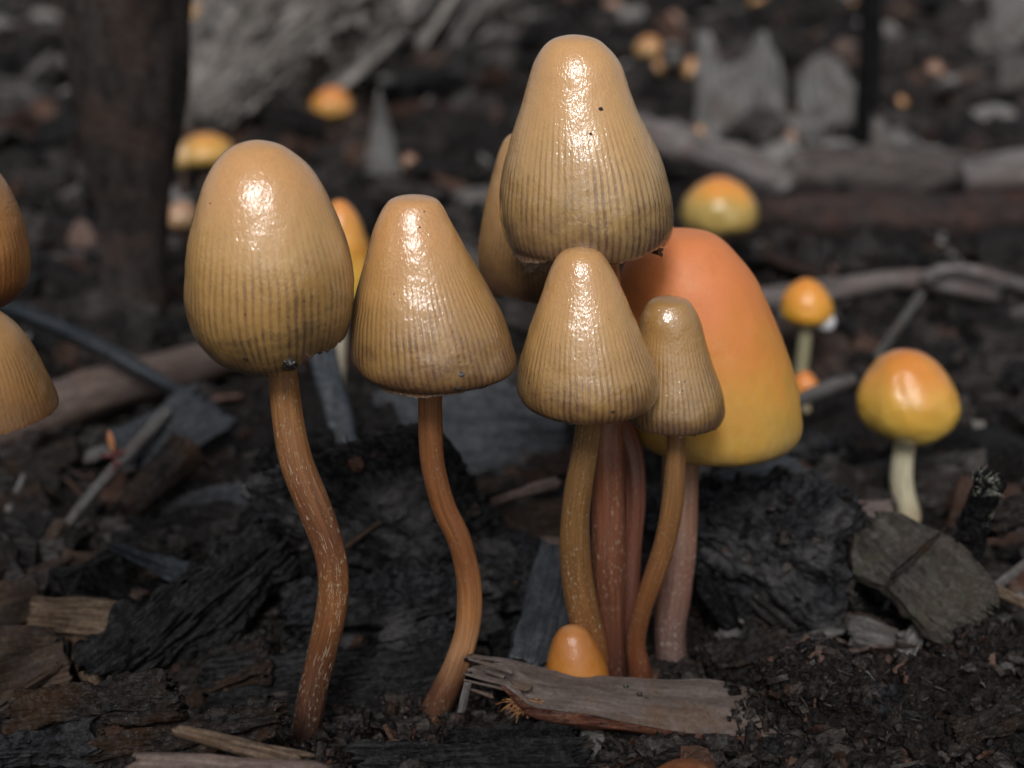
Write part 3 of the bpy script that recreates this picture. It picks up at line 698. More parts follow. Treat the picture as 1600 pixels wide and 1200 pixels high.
# water drop
p = at(1291, 503, gY(592) - .1)
V, F = cubegrid(16, 16, 16); D = V / np.linalg.norm(V, axis=1, keepdims=True)
D[:, 2] = np.where(D[:, 2] > 0, D[:, 2] * (1 + .5 * D[:, 2] ** 3), D[:, 2]); 
o = link('water_drop', mesh('water_drop', D * .16, F, M['dropwhite'], True), None, Vector(p)); tag(o, 'clear water drop hanging from the rim of the small orange mushroom', 'water drop')

# ------------------------------------------------------------------ wood pieces
def piece_mesh(L, W, T, res=(60, 20, 8), seed=0, rnd_=.25, rough=.10, grainf=14, end=.12, bend=0.0, cup=0.0, taper=(1, 1), twist=0.0, outline=None, crack=.0, stretch=1.6, mat=None, name='wood_piece', smooth=True, fine=0.0, pit=0.0):
    V, F = cubegrid(*res); V = V.copy()
    x, y, z = V[:, 0].copy(), V[:, 1].copy(), V[:, 2].copy()
    # round off the long edges
    rr = np.sqrt(y * y + z * z) + 1e-9; mx = np.maximum(np.abs(y), np.abs(z)) + 1e-9
    k = mx / rr
    y2 = y * (1 - rnd_ + rnd_ * k); z2 = z * (1 - rnd_ + rnd_ * k)
    s = (x + 1) / 2
    tw = taper[0] * (1 - s) + taper[1] * s
    wy = tw * (outline(s) if outline is not None else 1.0)
    wz = .6 * tw + .4
    # fibrous relief running along x
    q = np.stack([x * L * stretch * .5, y2 * W * grainf * .5 / 2, z2 * T * grainf * .5 / 2], -1) + seed * 3.1
    n = fbm(q, 4, seed); q2 = np.stack([x * L * .9, y2 * W * 2.2, z2 * T * 2.2], -1) + seed
    nb = fbm(q2, 3, seed + 40)
    dx = np.sqrt(W * T)
    yy = y2 * W / 2 * wy * (1 + rough * .9 * nb); zz = z2 * T / 2 * wz * (1 + rough * .9 * nb)
    dirn = np.stack([y2 / (np.abs(y2) + np.abs(z2) + 1e-6), z2 / (np.abs(y2) + np.abs(z2) + 1e-6)], -1)
    amp = rough * min(W, T) * .55
    yy += dirn[:, 0] * n * amp; zz += dirn[:, 1] * n * amp
    if crack:
        cr = np.clip(ridged(np.stack([x * L * .45, y2 * W * 3.4, z2 * T * 3.4], -1) + seed * 1.7, 3, seed + 9) - .75, 0, 1)
        zz -= np.sign(z2) * cr * crack * T * np.abs(z2); yy -= np.sign(y2) * cr * crack * .5 * W * np.abs(y2)
    e = vn(np.stack([y2 * W * 9, z2 * T * 9, np.sign(x) * 3.3 + seed], -1), seed + 70) + .5 * vn(np.stack([y2 * W * 22, z2 * T * 16, np.sign(x) * 3.3 + seed], -1), seed + 71)
    xx = x * L / 2 + np.sign(x) * np.abs(x) ** 6 * e * end * L
    if fine:
        nf = fbm(np.stack([xx, yy, zz], -1) * 7 + seed, 4, seed + 80, .6)
        yy += dirn[:, 0] * nf * fine; zz += dirn[:, 1] * nf * fine; xx += nf * fine * .5 * x
    if pit:
        nr = np.clip(ridged(np.stack([xx, yy, zz], -1) * 4 + seed, 4, seed + 85, .6), -1.2, 1.2)
        yy += dirn[:, 0] * nr * pit; zz += dirn[:, 1] * nr * pit
    zz = zz + bend * (1 - (x) ** 2) * L * .25 - cup * (yy / (W / 2)) ** 2 * W * .25
    if twist:
        a = twist * x; yy, zz = yy * np.cos(a) - zz * np.sin(a), yy * np.sin(a) + zz * np.cos(a)
    return mesh(name, np.stack([xx, yy, zz], -1), F, mat, smooth)

def orient(o, a, b, roll=0.0, flip=False):
    """lay the object's X from a to b, its Z up then rolled about X (positive turns the broad face to the camera)"""
    a, b = Vector(a), Vector(b); X = (b - a).normalized()
    Z = Vector((0, 0, 1)); Yv = Z.cross(X)
    if Yv.length < 1e-3: Yv = Vector((0, 1, 0))
    Yv.normalize(); Z = X.cross(Yv)
    Mx = Matrix((X, Yv, Z)).transposed()
    o.matrix_world = Matrix.Translation((a + b) / 2) @ (Mx @ Matrix.Rotation(roll, 3, 'X')).to_4x4()
    return (b - a).length

LAND = []                               # landmarks used when the loose chips are labelled
def piece(name, a, b, W, T, mat, label, cat, roll=0.0, short=None, group=None, **kw):
    L = float(np.linalg.norm(np.array(b) - np.array(a)))
    o = link(name, piece_mesh(L, W, T, mat=mat, name=name, **kw))
    orient(o, a, b, roll); tag(o, label, cat, group)
    if short: LAND.append((short, (np.array(a) + np.array(b)) / 2))
    return o

def rock(name, c, dims, mat, label, cat, seed=0, res=56, planes=14, amp=.10, ridge=.06, rot=(0, 0, 0), short=None, fine=.03, kind=None, flat=None):
    """broken angular lump: convex facets, then cracked and pitted relief"""
    V, F = cubegrid(res, res, res)
    D = V / np.linalg.norm(V, axis=1, keepdims=True)
    rg = np.random.default_rng(seed)
    nrm = rg.normal(size=(planes, 3)); nrm /= np.linalg.norm(nrm, axis=1, keepdims=True)
    dd = rg.uniform(.62, 1.0, planes)
    dots = D @ nrm.T
    with np.errstate(divide='ignore'):
        rad = np.where(dots > .05, dd / np.maximum(dots, .05), 9).min(axis=1)
    rad = np.minimum(rad, 1.25)
    Pn = D * rad[:, None]
    dims = np.array(dims)
    Pw = Pn * dims
    n = fbm(Pw * 1.8 + seed, 4, seed) * amp
    n += np.clip(ridged(Pw * np.array([2.2, 3.2, 4.2]) + seed * 2, 4, seed + 3, .55), -1.5, 1.6) * ridge
    n += fbm(Pw * 9 + seed, 3, seed + 8, .6) * fine
    Pw = Pw + D * n[:, None]
    o = link(name, mesh(name, Pw, F, mat, True), None, Vector(c)); o.rotation_euler = rot
    tag(o, label, cat, None, kind)
    if short: LAND.append((short, np.array(c, float)))
    ROCKS.append((o, Pw, D, cat))
    return o
ROCKS = []

# --- terrain -------------------------------------------------------------------------------------------
def H(x, y):
    x = np.asarray(x, float); y = np.asarray(y, float)
    z0 = np.zeros_like(x)
    near = np.exp(-((np.hypot(x, y - 13)) / 9) ** 2)
    h = fbm(np.stack([x * .09, y * .09, z0 + 3], -1), 3, 2) * (.22 - .15 * near) * np.clip(np.hypot(x, y - 13) / 14, .1, 1.6)
    h += fbm(np.stack([x * .55, y * .55, z0], -1), 3, 5) * .16
    # foreground hummocks: left corner and right corner
    h += .35 * np.exp(-(((x + 3.6) / 1.7) ** 2 + ((y - 11.0) / .8) ** 2))
    h += .30 * np.exp(-(((x - 3.6) / 1.8) ** 2 + ((y - 12.3) / .8) ** 2))
    h += .9 * 0
    return h - .03
def Hn(x, y): return float(H(np.array([x]), np.array([y]))[0])
ks = 7.2; s = np.linspace(-1, 1, 461)
gx = 2.2 * np.sinh(ks * s); gy = 13 + 2.2 * np.sinh(ks * s)
XX, YY = np.meshgrid(gx, gy)
zf = H(XX.ravel(), YY.ravel())
dist = np.hypot(XX.ravel(), YY.ravel() - 13)
fz = fbm(np.stack([XX.ravel() * 3.2, YY.ravel() * 3.2, zf * 0], -1), 4, 31, .6) * .075 + ridged(np.stack([XX.ravel() * 1.7, YY.ravel() * 1.7, zf * 0 + 2], -1), 3, 37) * .035
zf = zf + fz * np.exp(-(dist / 40) ** 2)
gm = wood_mat('mulch_soil', (.004, .0035, .0035), (.020, .016, .014), (.010, .008, .007), (7, 7, 7), rough=.7, depth=.05, speck=.5, speckc=(.10, .085, .07))
go = link('ground', mesh('ground', np.stack([XX.ravel(), YY.ravel(), zf], -1), grid_faces(461, 461), gm, True))
tag(go, kind='structure')

# --- foreground chip (the hero piece) -------------------------------------------------------------------
hb = gp(960, 1110, .3)
hero = root('wood_chip', (at(960, 1100, 12.1)), 'grey-faced reddish-edged curved wood chip lying across the mushroom feet, splintered at one end', 'wood chip')
a_, b_ = at(738, 1052, 12.05), at(1222, 1112, 12.1)
L = float(np.linalg.norm(b_ - a_))
def hero_surface():
    nx, ny = 150, 44
    s = np.linspace(0, 1, nx)[:, None] + np.zeros((1, ny)); t = np.linspace(0, 1, ny)[None, :] + np.zeros((nx, 1))
    # upper and lower outline of the visible face in world space
    up = catmull(np.array([at(742, 1020, 12.42), at(800, 1031, 12.45), at(860, 1046, 12.48), at(940, 1055, 12.5), at(1040, 1062, 12.5), at(1130, 1064, 12.5), at(1262, 1106, 12.25)]), nx)
    lo = catmull(np.array([at(722, 1066, 11.95), at(770, 1084, 11.93), at(830, 1105, 11.9), at(920, 1118, 11.88), at(1020, 1136, 11.86), at(1120, 1148, 11.86), at(1268, 1150, 11.9)]), nx)
    P = up[:, None, :] * (1 - t[..., None]) + lo[:, None, :] * t[..., None]
    bulge = np.sin(t * math.pi) ** .8 * .05 * (1 - .3 * s)
    P[..., 2] += bulge; P[..., 1] -= bulge * .5
    n = fbm(np.stack([s * 8, t * 9, s * 0], -1).reshape(-1, 3), 4, 5).reshape(nx, ny) * .007
    n += vn(np.stack([s * 5, t * 26, s * 0 + 4], -1).reshape(-1, 3), 6).reshape(nx, ny) * .003
    P[..., 2] += n
    # splintered left end
    e = vn(np.stack([t[0] * 11, t[0] * 0, t[0] * 0], -1), 3) * .07 + vn(np.stack([t[0] * 29, t[0] * 0, t[0] * 0], -1), 4) * .05
    gap = np.exp(-((t[0] - .42) / .09) ** 2) * .30 + np.exp(-((t[0] - .95) / .12) ** 2) * .42
    P[..., 0] += ((e + gap)[None, :]) * np.clip(1 - s * 4.5, 0, 1)
    return P
P = hero_surface(); nx, ny = P.shape[:2]
thick = .035 + .02 * vn(np.stack([np.linspace(0, 1, nx) * 6, np.zeros(nx), np.zeros(nx)], -1), 9)
Bt = P.copy(); Bt[..., 2] -= .10; Bt[..., 1] += .10
Vh = np.concatenate([P.reshape(-1, 3), Bt.reshape(-1, 3)]); n0 = nx * ny
F1 = grid_faces(nx, ny); F2 = F1[:, ::-1] + n0
def rim_faces(idx): 
    idx = np.array(idx); return np.stack([idx[:-1], idx[1:], idx[1:] + n0, idx[:-1] + n0], -1)
R1 = rim_faces(np.arange(nx) * ny)[:, ::-1]; R3 = rim_faces(np.arange(ny))[:, ::-1]; R4 = rim_faces((nx - 1) * ny + np.arange(ny))
hb0 = np.array(hero.location)
link('face', mesh('face', Vh - hb0, np.concatenate([F1, F2, R1, R3, R4]), M['herotop'], True), hero)
# broken reddish long edge, thick and uneven
ns = 14; edge = []
for i in range(nx):
    s_ = i / (nx - 1); p0 = P[i, -1]; hgt = (.21 + .045 * math.sin(s_ * 5) + .03 * math.sin(s_ * 23)) * min(1, .35 + s_ * 4) * (1 - .4 * s_)
    for j in range(ns):
        f = j / (ns - 1)
        edge.append(p0 + np.array([0, .018 + .10 * f * f - .045 * math.sin(f * math.pi), -.004 - hgt * f]))
edge = np.array(edge); nn = fbm(edge * np.array([2.2, 12, 16]), 4, 12, .6) * .022
edge[:, 1] -= nn; edge[:, 2] += nn * .5 * (np.arange(len(edge)) % ns > 0)
link('bark_edge', mesh('bark_edge', edge - hb0, grid_faces(nx, ns), M['heroedge'], True), hero)
# splinters at the end, an orange frayed tuft and the hanging sliver
def sliver(parent, a, b, w_, t_, mat, name='splinter', seed=0, res=(24, 6, 4), base=None, roll=.3, **kw):
    L = float(np.linalg.norm(np.array(b) - np.array(a)))
    o = link(name, piece_mesh(L, w_, t_, res=res, seed=seed, mat=mat, name=name, **kw), parent)
    orient(o, np.array(a) - base, np.array(b) - base, roll); return o
for i, (x1, y1, x2, y2, ww) in enumerate([(735, 1030, 800, 1048, .07), (724, 1052, 830, 1076, .09), (730, 1064, 800, 1080, .05), (740, 1042, 790, 1058, .04), (728, 1074, 770, 1088, .04)]):
    sliver(hero, at(x1, y1, 11.98), at(x2, y2, 12.0), ww, .03, M['herotop'], seed=i + 3, base=hb0, end=.10, rough=.5, taper=(.35, 1.1), grainf=40)
sliver(hero, at(731, 1066, 11.93), at(720, 1113, 11.93), .085, .03, M['greydark'], name='hanging_splinter', seed=9, base=hb0, roll=1.4, end=.03)
tuft = []
for k in range(90):
    x_ = rnd.uniform(790, 845); p0 = at(x_ + 8, 1096 + rnd.uniform(-6, 18), 11.95)
    d_ = np.array([rnd.uniform(-.16, .02), rnd.uniform(-.05, .02), rnd.uniform(-.10, .05)])
    tuft.append([p0, p0 + d_ * .6, p0 + d_ + [0, 0, rnd.uniform(-.03, .02)]])
tag(link('frayed_fibres', tube_mesh(tuft, .008, hb0, M['fray'], 'frayed_fibres', 4), hero), kind='stuff')
LAND.append(('the splintered foreground chip', np.array(hb0)))
for (dx, dy, r_, lb) in ((979, 1074, .022, 'black speck on the grey chip face, leftmost of three'), (999, 1086, .025, 'black speck on the grey chip face, biggest of three'), (1009, 1090, .014, 'black speck on the grey chip face, smallest of three')):
    # drop the speck onto the chip's face
    uu, vv_ = project(P.reshape(-1, 3)); k = int(np.argmin((uu - dx) ** 2 + (vv_ - dy) ** 2))
    blob('dirt_crumb', P.reshape(-1, 3)[k] + [0, -.005, .008], r_, M['speck'], lb, 'dirt crumb', int(dx))

# --- charred lumps and slabs round the feet ----------------------------------------------------------------
G = gp
c = at(562, 830, 15.3); rock('charred_chunk', (c[0], c[1], .95), (1.35, .75, 1.5), M['char_crust'], 'tall black charred chunk standing between the first two stems', 'charred wood', 31, res=84, planes=9, amp=.06, ridge=.05, rot=(.2, .35, .3), short='the tall charred chunk')
c = at(470, 860, 15.2); rock('charred_chunk', (c[0], c[1], .6), (.5, .45, 1.2), M['char'], 'narrow black charred wedge leaning on the tall charred chunk', 'charred wood', 32, res=60, planes=12, amp=.08, ridge=.06, rot=(.1, -.2, .6))
piece('charred_stick', G(455, 975, .35), G(765, 925, .45), .75, .6, M['char_crust'], 'rough black charred piece lying low behind the second stem', 'charred wood', .3, res=(110, 30, 24), seed=5, rough=.45, end=.06, crack=.3, fine=.045, pit=.03, short='the low charred piece')
piece('root_splinter', at(425, 968, 14.6), at(478, 985, 14.6), .07, .05, M['tan'], 'small tan curved splinter near the longest stem', 'splinter', .3, res=(30, 6, 4), seed=8, rough=.3, bend=.35)
piece('charred_slab', G(325, 1100, .05), G(712, 1046, .22), .8, .34, M['fibre'], 'long dark fibrous slab running behind the first two stems', 'charred wood', .35, res=(180, 50, 12), seed=12, rough=.35, end=.04, crack=.35, grainf=34, fine=.02, short='the long fibrous slab')
piece('charred_slab', G(290, 1075, .05), G(420, 1030, .32), .55, .3, M['char_brown'], 'short dark brown layered slab beside the longest stem', 'charred wood', .35, res=(80, 30, 12), seed=13, rough=.4, end=.08, crack=.3, grainf=30, fine=.015)
# big fibrous wedge at left
piece('bark_wedge', G(175, 1075, .05), at(430, 858, 14.6), 1.25, .55, M['fibre'], 'large dark fibrous bark wedge rising to a ragged tip near the longest stem', 'bark', 1.05, res=(180, 70, 16), seed=17, rough=.45, end=.07, crack=.45, grainf=30, fine=.03, taper=(.85, .55), short='the fibrous bark wedge')
piece('bark_strip', at(172, 852, 15.2), at(330, 915, 14.6), .28, .16, M['bluegrey'], 'blue-grey pointed bark strip lying on the fibrous wedge', 'bark', .8, res=(70, 18, 8), seed=18, rough=.3, end=.05, taper=(.35, 1.2), grainf=30, fine=.01)
piece('bark_spike', at(372, 935, 14.4), at(398, 832, 14.5), .16, .10, M['fibre'], 'ragged dark spike at the top of the bark wedge', 'bark', .8, res=(50, 12, 8), seed=19, rough=.5, end=.1, taper=(1.3, .3), fine=.02)
# tan chips at the left edge
piece('wood_chip', G(48, 962, .5), G(212, 972, .5), .34, .13, M['tan'], 'pale tan split chip, topmost of the stack left of the bark wedge', 'wood chip', .75, res=(90, 26, 10), seed=21, rough=.35, end=.05, crack=.3, grainf=50, short='the stacked tan chips')
piece('wood_chip', G(70, 998, .3), G(185, 1000, .3), .22, .10, M['tan_dark'], 'brown split chip directly under the topmost tan chip', 'wood chip', .7, res=(60, 18, 8), seed=22, rough=.35, end=.05, grainf=50)
piece('wood_chip', G(112, 1000, .32), G(158, 1083, .15), .27, .10, M['tan'], 'pale chip propped steeply below the stacked tan chips', 'wood chip', -.2, res=(60, 20, 8), seed=23, rough=.3, end=.06, grainf=50, taper=(.9, .7))
piece('wood_chip', G(-40, 1012, .35), G(96, 1030, .32), .5, .2, M['tan_dark'], 'brown weathered chip at the left edge below the stacked chips', 'wood chip', .6, res=(60, 26, 10), seed=24, rough=.35, end=.05, crack=.3, grainf=40)
piece('wood_chip', G(-30, 965, .35), G(62, 930, .42), .6, .25, M['tan_dark'], 'thick brown chip at the left edge beside the topmost tan chip', 'wood chip', .8, res=(50, 26, 12), seed=25, rough=.3, end=.06)
piece('wood_chip', G(-30, 1100, .15), G(110, 1060, .25), .8, .2, M['tan_dark'], 'flat brown bark piece at the left edge under the weathered chips', 'bark', .4, res=(60, 30, 10), seed=26, rough=.3, end=.05)
piece('splinter', G(-5, 1104, .36), G(92, 1040, .4), .08, .06, M['tan_dark'], 'thin brown splinter crossing the flat bark piece', 'splinter', .2, res=(40, 6, 4), seed=27, rough=.2)
piece('charred_chip', G(85, 1075, .1), G(98, 1000, .5), .3, .14, M['char'], 'small black jagged chip standing by the propped pale chip', 'charred wood', .4, res=(40, 18, 8), seed=28, rough=.5, end=.1, taper=(1.1, .5))
# foreground hummock (blurred) and sticks in front of it
c = at(120, 1150, 11.3); rock('soil_clod', (c[0], c[1], .0), (2.1, .85, .86), M['soil'], 'dark blurred soil clod across the near left corner', 'soil clod', 41, res=90, planes=22, amp=.12, ridge=.06, fine=.05, short='the near left soil clod')
c = at(320, 1160, 11.4); rock('soil_clod', (c[0], c[1], .0), (1.15, .5, .72), M['soil'], 'smaller dark soil clod in front of the longest stem', 'soil clod', 42, res=64, planes=20, amp=.12, ridge=.06, fine=.05)
piece('stick', at(225, 1200, 9.8), at(500, 1215, 9.9), .26, .22, M['pinkish'], 'pale blurred stick at the bottom edge, nearer of two', 'stick', .2, res=(50, 12, 10), seed=43, rough=.2, rnd_=.9)
piece('stick', at(285, 1143, 10.1), at(470, 1192, 10.0), .16, .12, M['tan'], 'tan blurred stick at the bottom edge, farther of two', 'stick', .2, res=(50, 12, 10), seed=44, rough=.2, rnd_=.7, taper=(.6, 1))
# bottom centre dark slab
c = G(640, 1230, -.1); piece('charred_slab', G(400, 1225, -.3), G(880, 1190, -.2), .95, .4, M['char_crust'], 'black rough slab along the bottom edge under the splintered chip', 'charred wood', .1, res=(150, 50, 14), seed=46, rough=.35, fine=.03, crack=.25, pit=.02)
piece('charred_slab', G(540, 1165, -.25), G(900, 1150, -.2), .7, .3, M['char'], 'black slab in the shade under the splintered chip', 'charred wood', .1, res=(110, 40, 12), seed=47, rough=.4, fine=.03, crack=.3)
# behind the stems
piece('charred_slab', G(845, 1045, .5), at(882, 862, 14.6), .62, .22, M['slate'], 'upright dark plank just behind the speckled stem', 'charred wood', 0.1, res=(90, 30, 10), seed=48, rough=.2, end=.02, grainf=26, fine=.01)
# right charred chunk
c = at(1190, 890, 14.9); rock('charred_chunk', (c[0], c[1], .6), (1.2, .8, 1.15), M['char_crust'], 'black charred chunk with a pitted grey crust right of the orange mushroom', 'charred wood', 54, res=90, planes=12, amp=.12, ridge=.10, rot=(.1, .45, -.2), short='the crusted charred chunk')
c = at(1270, 940, 14.6); rock('charred_chunk', (c[0], c[1], .3), (.5, .5, .5), M['char'], 'small black charred lump at the end of the crusted chunk', 'charred wood', 55, res=50, planes=12, amp=.12, ridge=.08)
c = at(1120, 790, 15.6); rock('charred_chunk', (c[0], c[1], .95), (.32, .4, .42), M['char'], 'black charred knob on the crusted chunk beside the orange stem', 'charred wood', 56, res=50, planes=12, amp=.12, ridge=.08)
piece('charred_slab', G(1080, 800, .9), G(1250, 745, .9), .9, .35, M['slate'], 'dark flat slab behind the crusted charred chunk', 'charred wood', .15, res=(80, 40, 12), seed=57, rough=.2, end=.05, fine=.01, short='the flat slab behind the orange stem')
# pale chip and grey-green flake
piece('wood_chip', G(1150, 835, .45), G(1395, 845, .5), .95, .42, M['pinkish'], 'pale brown thick chip between the crusted chunk and the grey-green flake', 'wood chip', .55, res=(110, 40, 18), seed=61, rough=.12, rnd_=.15, end=.03, grainf=30, short='the pale thick chip')
def flake_outline(s): return np.interp(s, [0, .08, .2, .35, .8, .93, 1], [.45, .75, .95, .9, .98, .85, .55])
piece('bark_flake', at(1356, 826, 14.6), at(1530, 968, 13.4), 1.02, .20, M['leafgrey'], 'large grey-green slab of bark leaning below the yellow button mushroom', 'bark', .62, res=(110, 70, 8), seed=63, rough=.22, rnd_=.12, crack=.15, end=.05, outline=flake_outline, cup=.10, bend=.05, fine=.012, short='the grey-green flake')
piece('twig', at(1398, 898, 13.7), at(1478, 826, 14.3), .065, .06, M['char_brown'], 'thin dark twig lying across the grey-green flake', 'twig', 0, res=(50, 8, 8), seed=64, rough=.3, rnd_=1)
piece('splinter', at(1525, 905, 14.0), at(1640, 965, 13.6), .13, .06, M['tan'], 'reddish tan splinter sticking out past the grey-green flake', 'splinter', .5, res=(50, 10, 6), seed=65, rough=.25)
piece('splinter', at(1560, 915, 14.2), at(1615, 870, 14.6), .12, .05, M['greydark'], 'short grey splinter crossing behind the tan splinter', 'splinter', .5, res=(40, 10, 6), seed=66, rough=.25)
# charred twig with white hairs
tw = link('charred_twig', None, loc=Vector(at(1505, 860, 14.3))); tb = np.array(tw.location)
tag(tw, 'charred twig stub with fine white hairs on its tip', 'twig'); LAND.append(('the hairy charred twig', tb))
sliver(tw, at(1500, 885, 14.2), at(1548, 742, 14.0), .34, .3, M['char'], name='stub', seed=71, res=(60, 20, 18), base=tb, rnd_=.9, rough=.35, fine=.03, taper=(1.1, .75), end=.05)
hh = []
for k in range(36):
    p0 = at(rnd.uniform(1520, 1562), rnd.uniform(738, 775), 13.87); d_ = np.array([rnd.uniform(-.09, .10), -.05, rnd.uniform(-.03, .12)])
    hh.append([p0, p0 + d_ * .5, p0 + d_])
tag(link('hairs', tube_mesh(hh, .0022, tb, M['whitehair'], 'hairs', 3), tw), kind='stuff')
piece('charred_twig', at(1545, 815, 14.3), at(1660, 768, 14.6), .38, .3, M['char_brown'], 'thick brown charred twig end reaching in from the right edge', 'twig', .3, res=(60, 20, 16), seed=72, rnd_=.9, rough=.35, fine=.02)
hh = []
for k in range(8):
    p0 = at(rnd.uniform(1535, 1560), rnd.uniform(800, 830), 14.0); d_ = np.array([rnd.uniform(-.02, .05), -.04, rnd.uniform(.03, .14)]); hh.append([p0, p0 + d_ * .5, p0 + d_])
tag(link('hairs', tube_mesh(hh, .0022, tb, M['whitehair'], 'hairs', 3), tw), kind='stuff')
# right clods
c = at(1285, 1088, 12.3); rock('soil_clod', (c[0], c[1], .26), (.78, .55, .66), M['soil'], 'crumbly dark soil clod burying the end of the grey chip', 'soil clod', 81, res=100, planes=26, amp=.14, ridge=.07, fine=.07, short='the crumbly soil clod')
c = at(1420, 1140, 12.4); rock('soil_clod', (c[0], c[1], .08), (1.25, .6, .62), M['soil'], 'wide crumbly soil clod in the near right corner', 'soil clod', 82, res=100, planes=26, amp=.14, ridge=.08, fine=.07)
c = at(1560, 1040, 13.2); rock('soil_clod', (c[0], c[1], .1), (1.0, .6, .62), M['soil'], 'dark soil clod at the right edge below the grey-green flake', 'soil clod', 83, res=80, planes=26, amp=.12, ridge=.07, fine=.06)
c = at(1090, 1185, 11.9); rock('soil_clod', (c[0], c[1], -.08), (1.0, .35, .28), M['soil'], 'low crumbly soil strip under the front edge of the grey chip', 'soil clod', 84, res=80, planes=26, amp=.1, ridge=.05, fine=.05)
small_orange(1078, 1201, 1262, 150, (1078, 1275), 10.9, 'blurred orange bud at the bottom edge under the grey chip', 50, stops=[(0, (.16, .045, .015)), (1, (.16, .055, .015))], gloss=.05)  # bud colour darkened to paint in the shade it sits in
piece('bark_curl', at(715, 806, 15.6), at(872, 754, 16.0), .12, .08, M['pinkish'], 'thin pale curled bark edge between the second stem and the cluster', 'bark', .6, res=(60, 8, 6), seed=201, rough=.35, end=.05, bend=.12)
piece('wood_chip', at(725, 832, 15.8), at(880, 808, 15.9), .55, .16, M['tan_dark'], 'brown chip under the pale curled bark edge', 'wood chip', .9, res=(70, 24, 8), seed=202, rough=.3, end=.05)
piece('wood_chip', at(680, 852, 15.3), at(885, 858, 15.3), .24, .12, M['pinkish'], 'long pale tan strip lying level behind the cluster', 'wood chip', .7, res=(80, 14, 8), seed=203, rough=.3, end=.04)
piece('wood_chip', at(640, 868, 15.2), at(700, 905, 15.1), .26, .14, M['tan_dark'], 'short reddish brown chip behind the second stem', 'wood chip', .7, res=(40, 14, 8), seed=204, rough=.3, end=.05)
c = at(790, 960, 14.9); rock('charred_chunk', (c[0], c[1], .35), (.75, .5, .55), M['char_crust'], 'low black lump between the second stem and the cluster', 'charred wood', 205, res=56, planes=12, amp=.12, ridge=.09)
piece('wood_chip', at(300, 1043, 13.6), at(420, 1020, 13.9), .30, .14, M['tan_dark'], 'grey-brown chip wedged between bark wedge and longest stem', 'wood chip', .6, res=(60, 16, 8), seed=206, rough=.35, end=.06, crack=.3)
piece('splinter', at(540, 855, 14.45), at(655, 778, 14.5), .05, .05, M['tan_dark'], 'thin tan splinter along the ridge of the tall charred chunk', 'splinter', .5, res=(50, 6, 4), seed=207, rough=.4, bend=.1)
piece('splinter', at(500, 762, 14.5), at(560, 715, 14.6), .05, .05, M['tan_dark'], 'reddish splinter on the face of the tall charred chunk', 'splinter', .5, res=(40, 6, 4), seed=208, rough=.4)
for i_, (x1, y1, x2, y2, Y_, w_, mk_, lb_) in enumerate([
    (1290, 672, 1420, 662, 22, .5, 'greydark', 'grey chip behind the yellow button mushroom, left one'), (1470, 640, 1620, 668, 22, .6, 'greydark', 'pale rubble chip right of the yellow button mushroom'),
    (1240, 735, 1400, 712, 20, .7, 'char_brown', 'dark chip just behind the stem of the yellow button mushroom'), (1480, 705, 1640, 720, 19.5, .7, 'slate', 'dark flat chip at the right edge above the charred twig'),
    (20, 742, 120, 700, 19, .5, 'char_brown', 'dark chip in front of the pale brown log'), (250, 800, 380, 770, 17.5, .5, 'slate', 'dark grey chip behind the bark wedge'),
    (-10, 812, 70, 770, 17.5, .5, 'char_brown', 'dark brown chip at the left edge above the level twig'), (100, 870, 170, 885, 15.8, .3, 'tan_dark', 'small brown chip resting just above the level twig'),
    (20, 880, 90, 862, 16, .35, 'greydark', 'small grey chip at the foot of the slanting twig'), (330, 900, 420, 850, 15.4, .3, 'greydark', 'slim grey chip behind the tip of the bark wedge'),
    (600, 760, 700, 775, 18.2, .4, 'char', 'black chip under the slate-grey slab'), (745, 765, 860, 742, 17.8, .3, 'char_brown', 'dark brown chip under the right end of the slate-grey slab'),
    (1100, 905, 1160, 1000, 14.2, .5, 'char', 'black slab standing in the gap right of the orange stem'), (1330, 985, 1440, 1020, 13.6, .35, 'greydark', 'grey chip in front of the grey-green slab'),
    (1440, 1050, 1560, 1030, 13.0, .3, 'chipbrown', 'brown chip lying on the near right soil clod'), (1225, 1075, 1260, 1170, 12.1, .08, 'greydark', 'thin grey splinter on the crumbly soil clod'),
    (1040, 800, 1100, 770, 16.5, .3, 'tan_dark', 'brown chip seen between the orange stem and the cluster')]):
    piece('wood_chip' if w_ > .1 else 'splinter', at(x1, y1, Y_), at(x2, y2, Y_ + .2), w_, max(.06, w_ * .4), M[mk_], lb_, 'wood chip' if w_ > .1 else 'splinter', rnd.uniform(.3, 1.0), res=(50, 18, 8), seed=220 + i_, rough=.35, end=.06, crack=.2, bend=rnd.uniform(-.1, .15), taper=(rnd.uniform(.6, 1), rnd.uniform(.6, 1.1)), fine=.015)
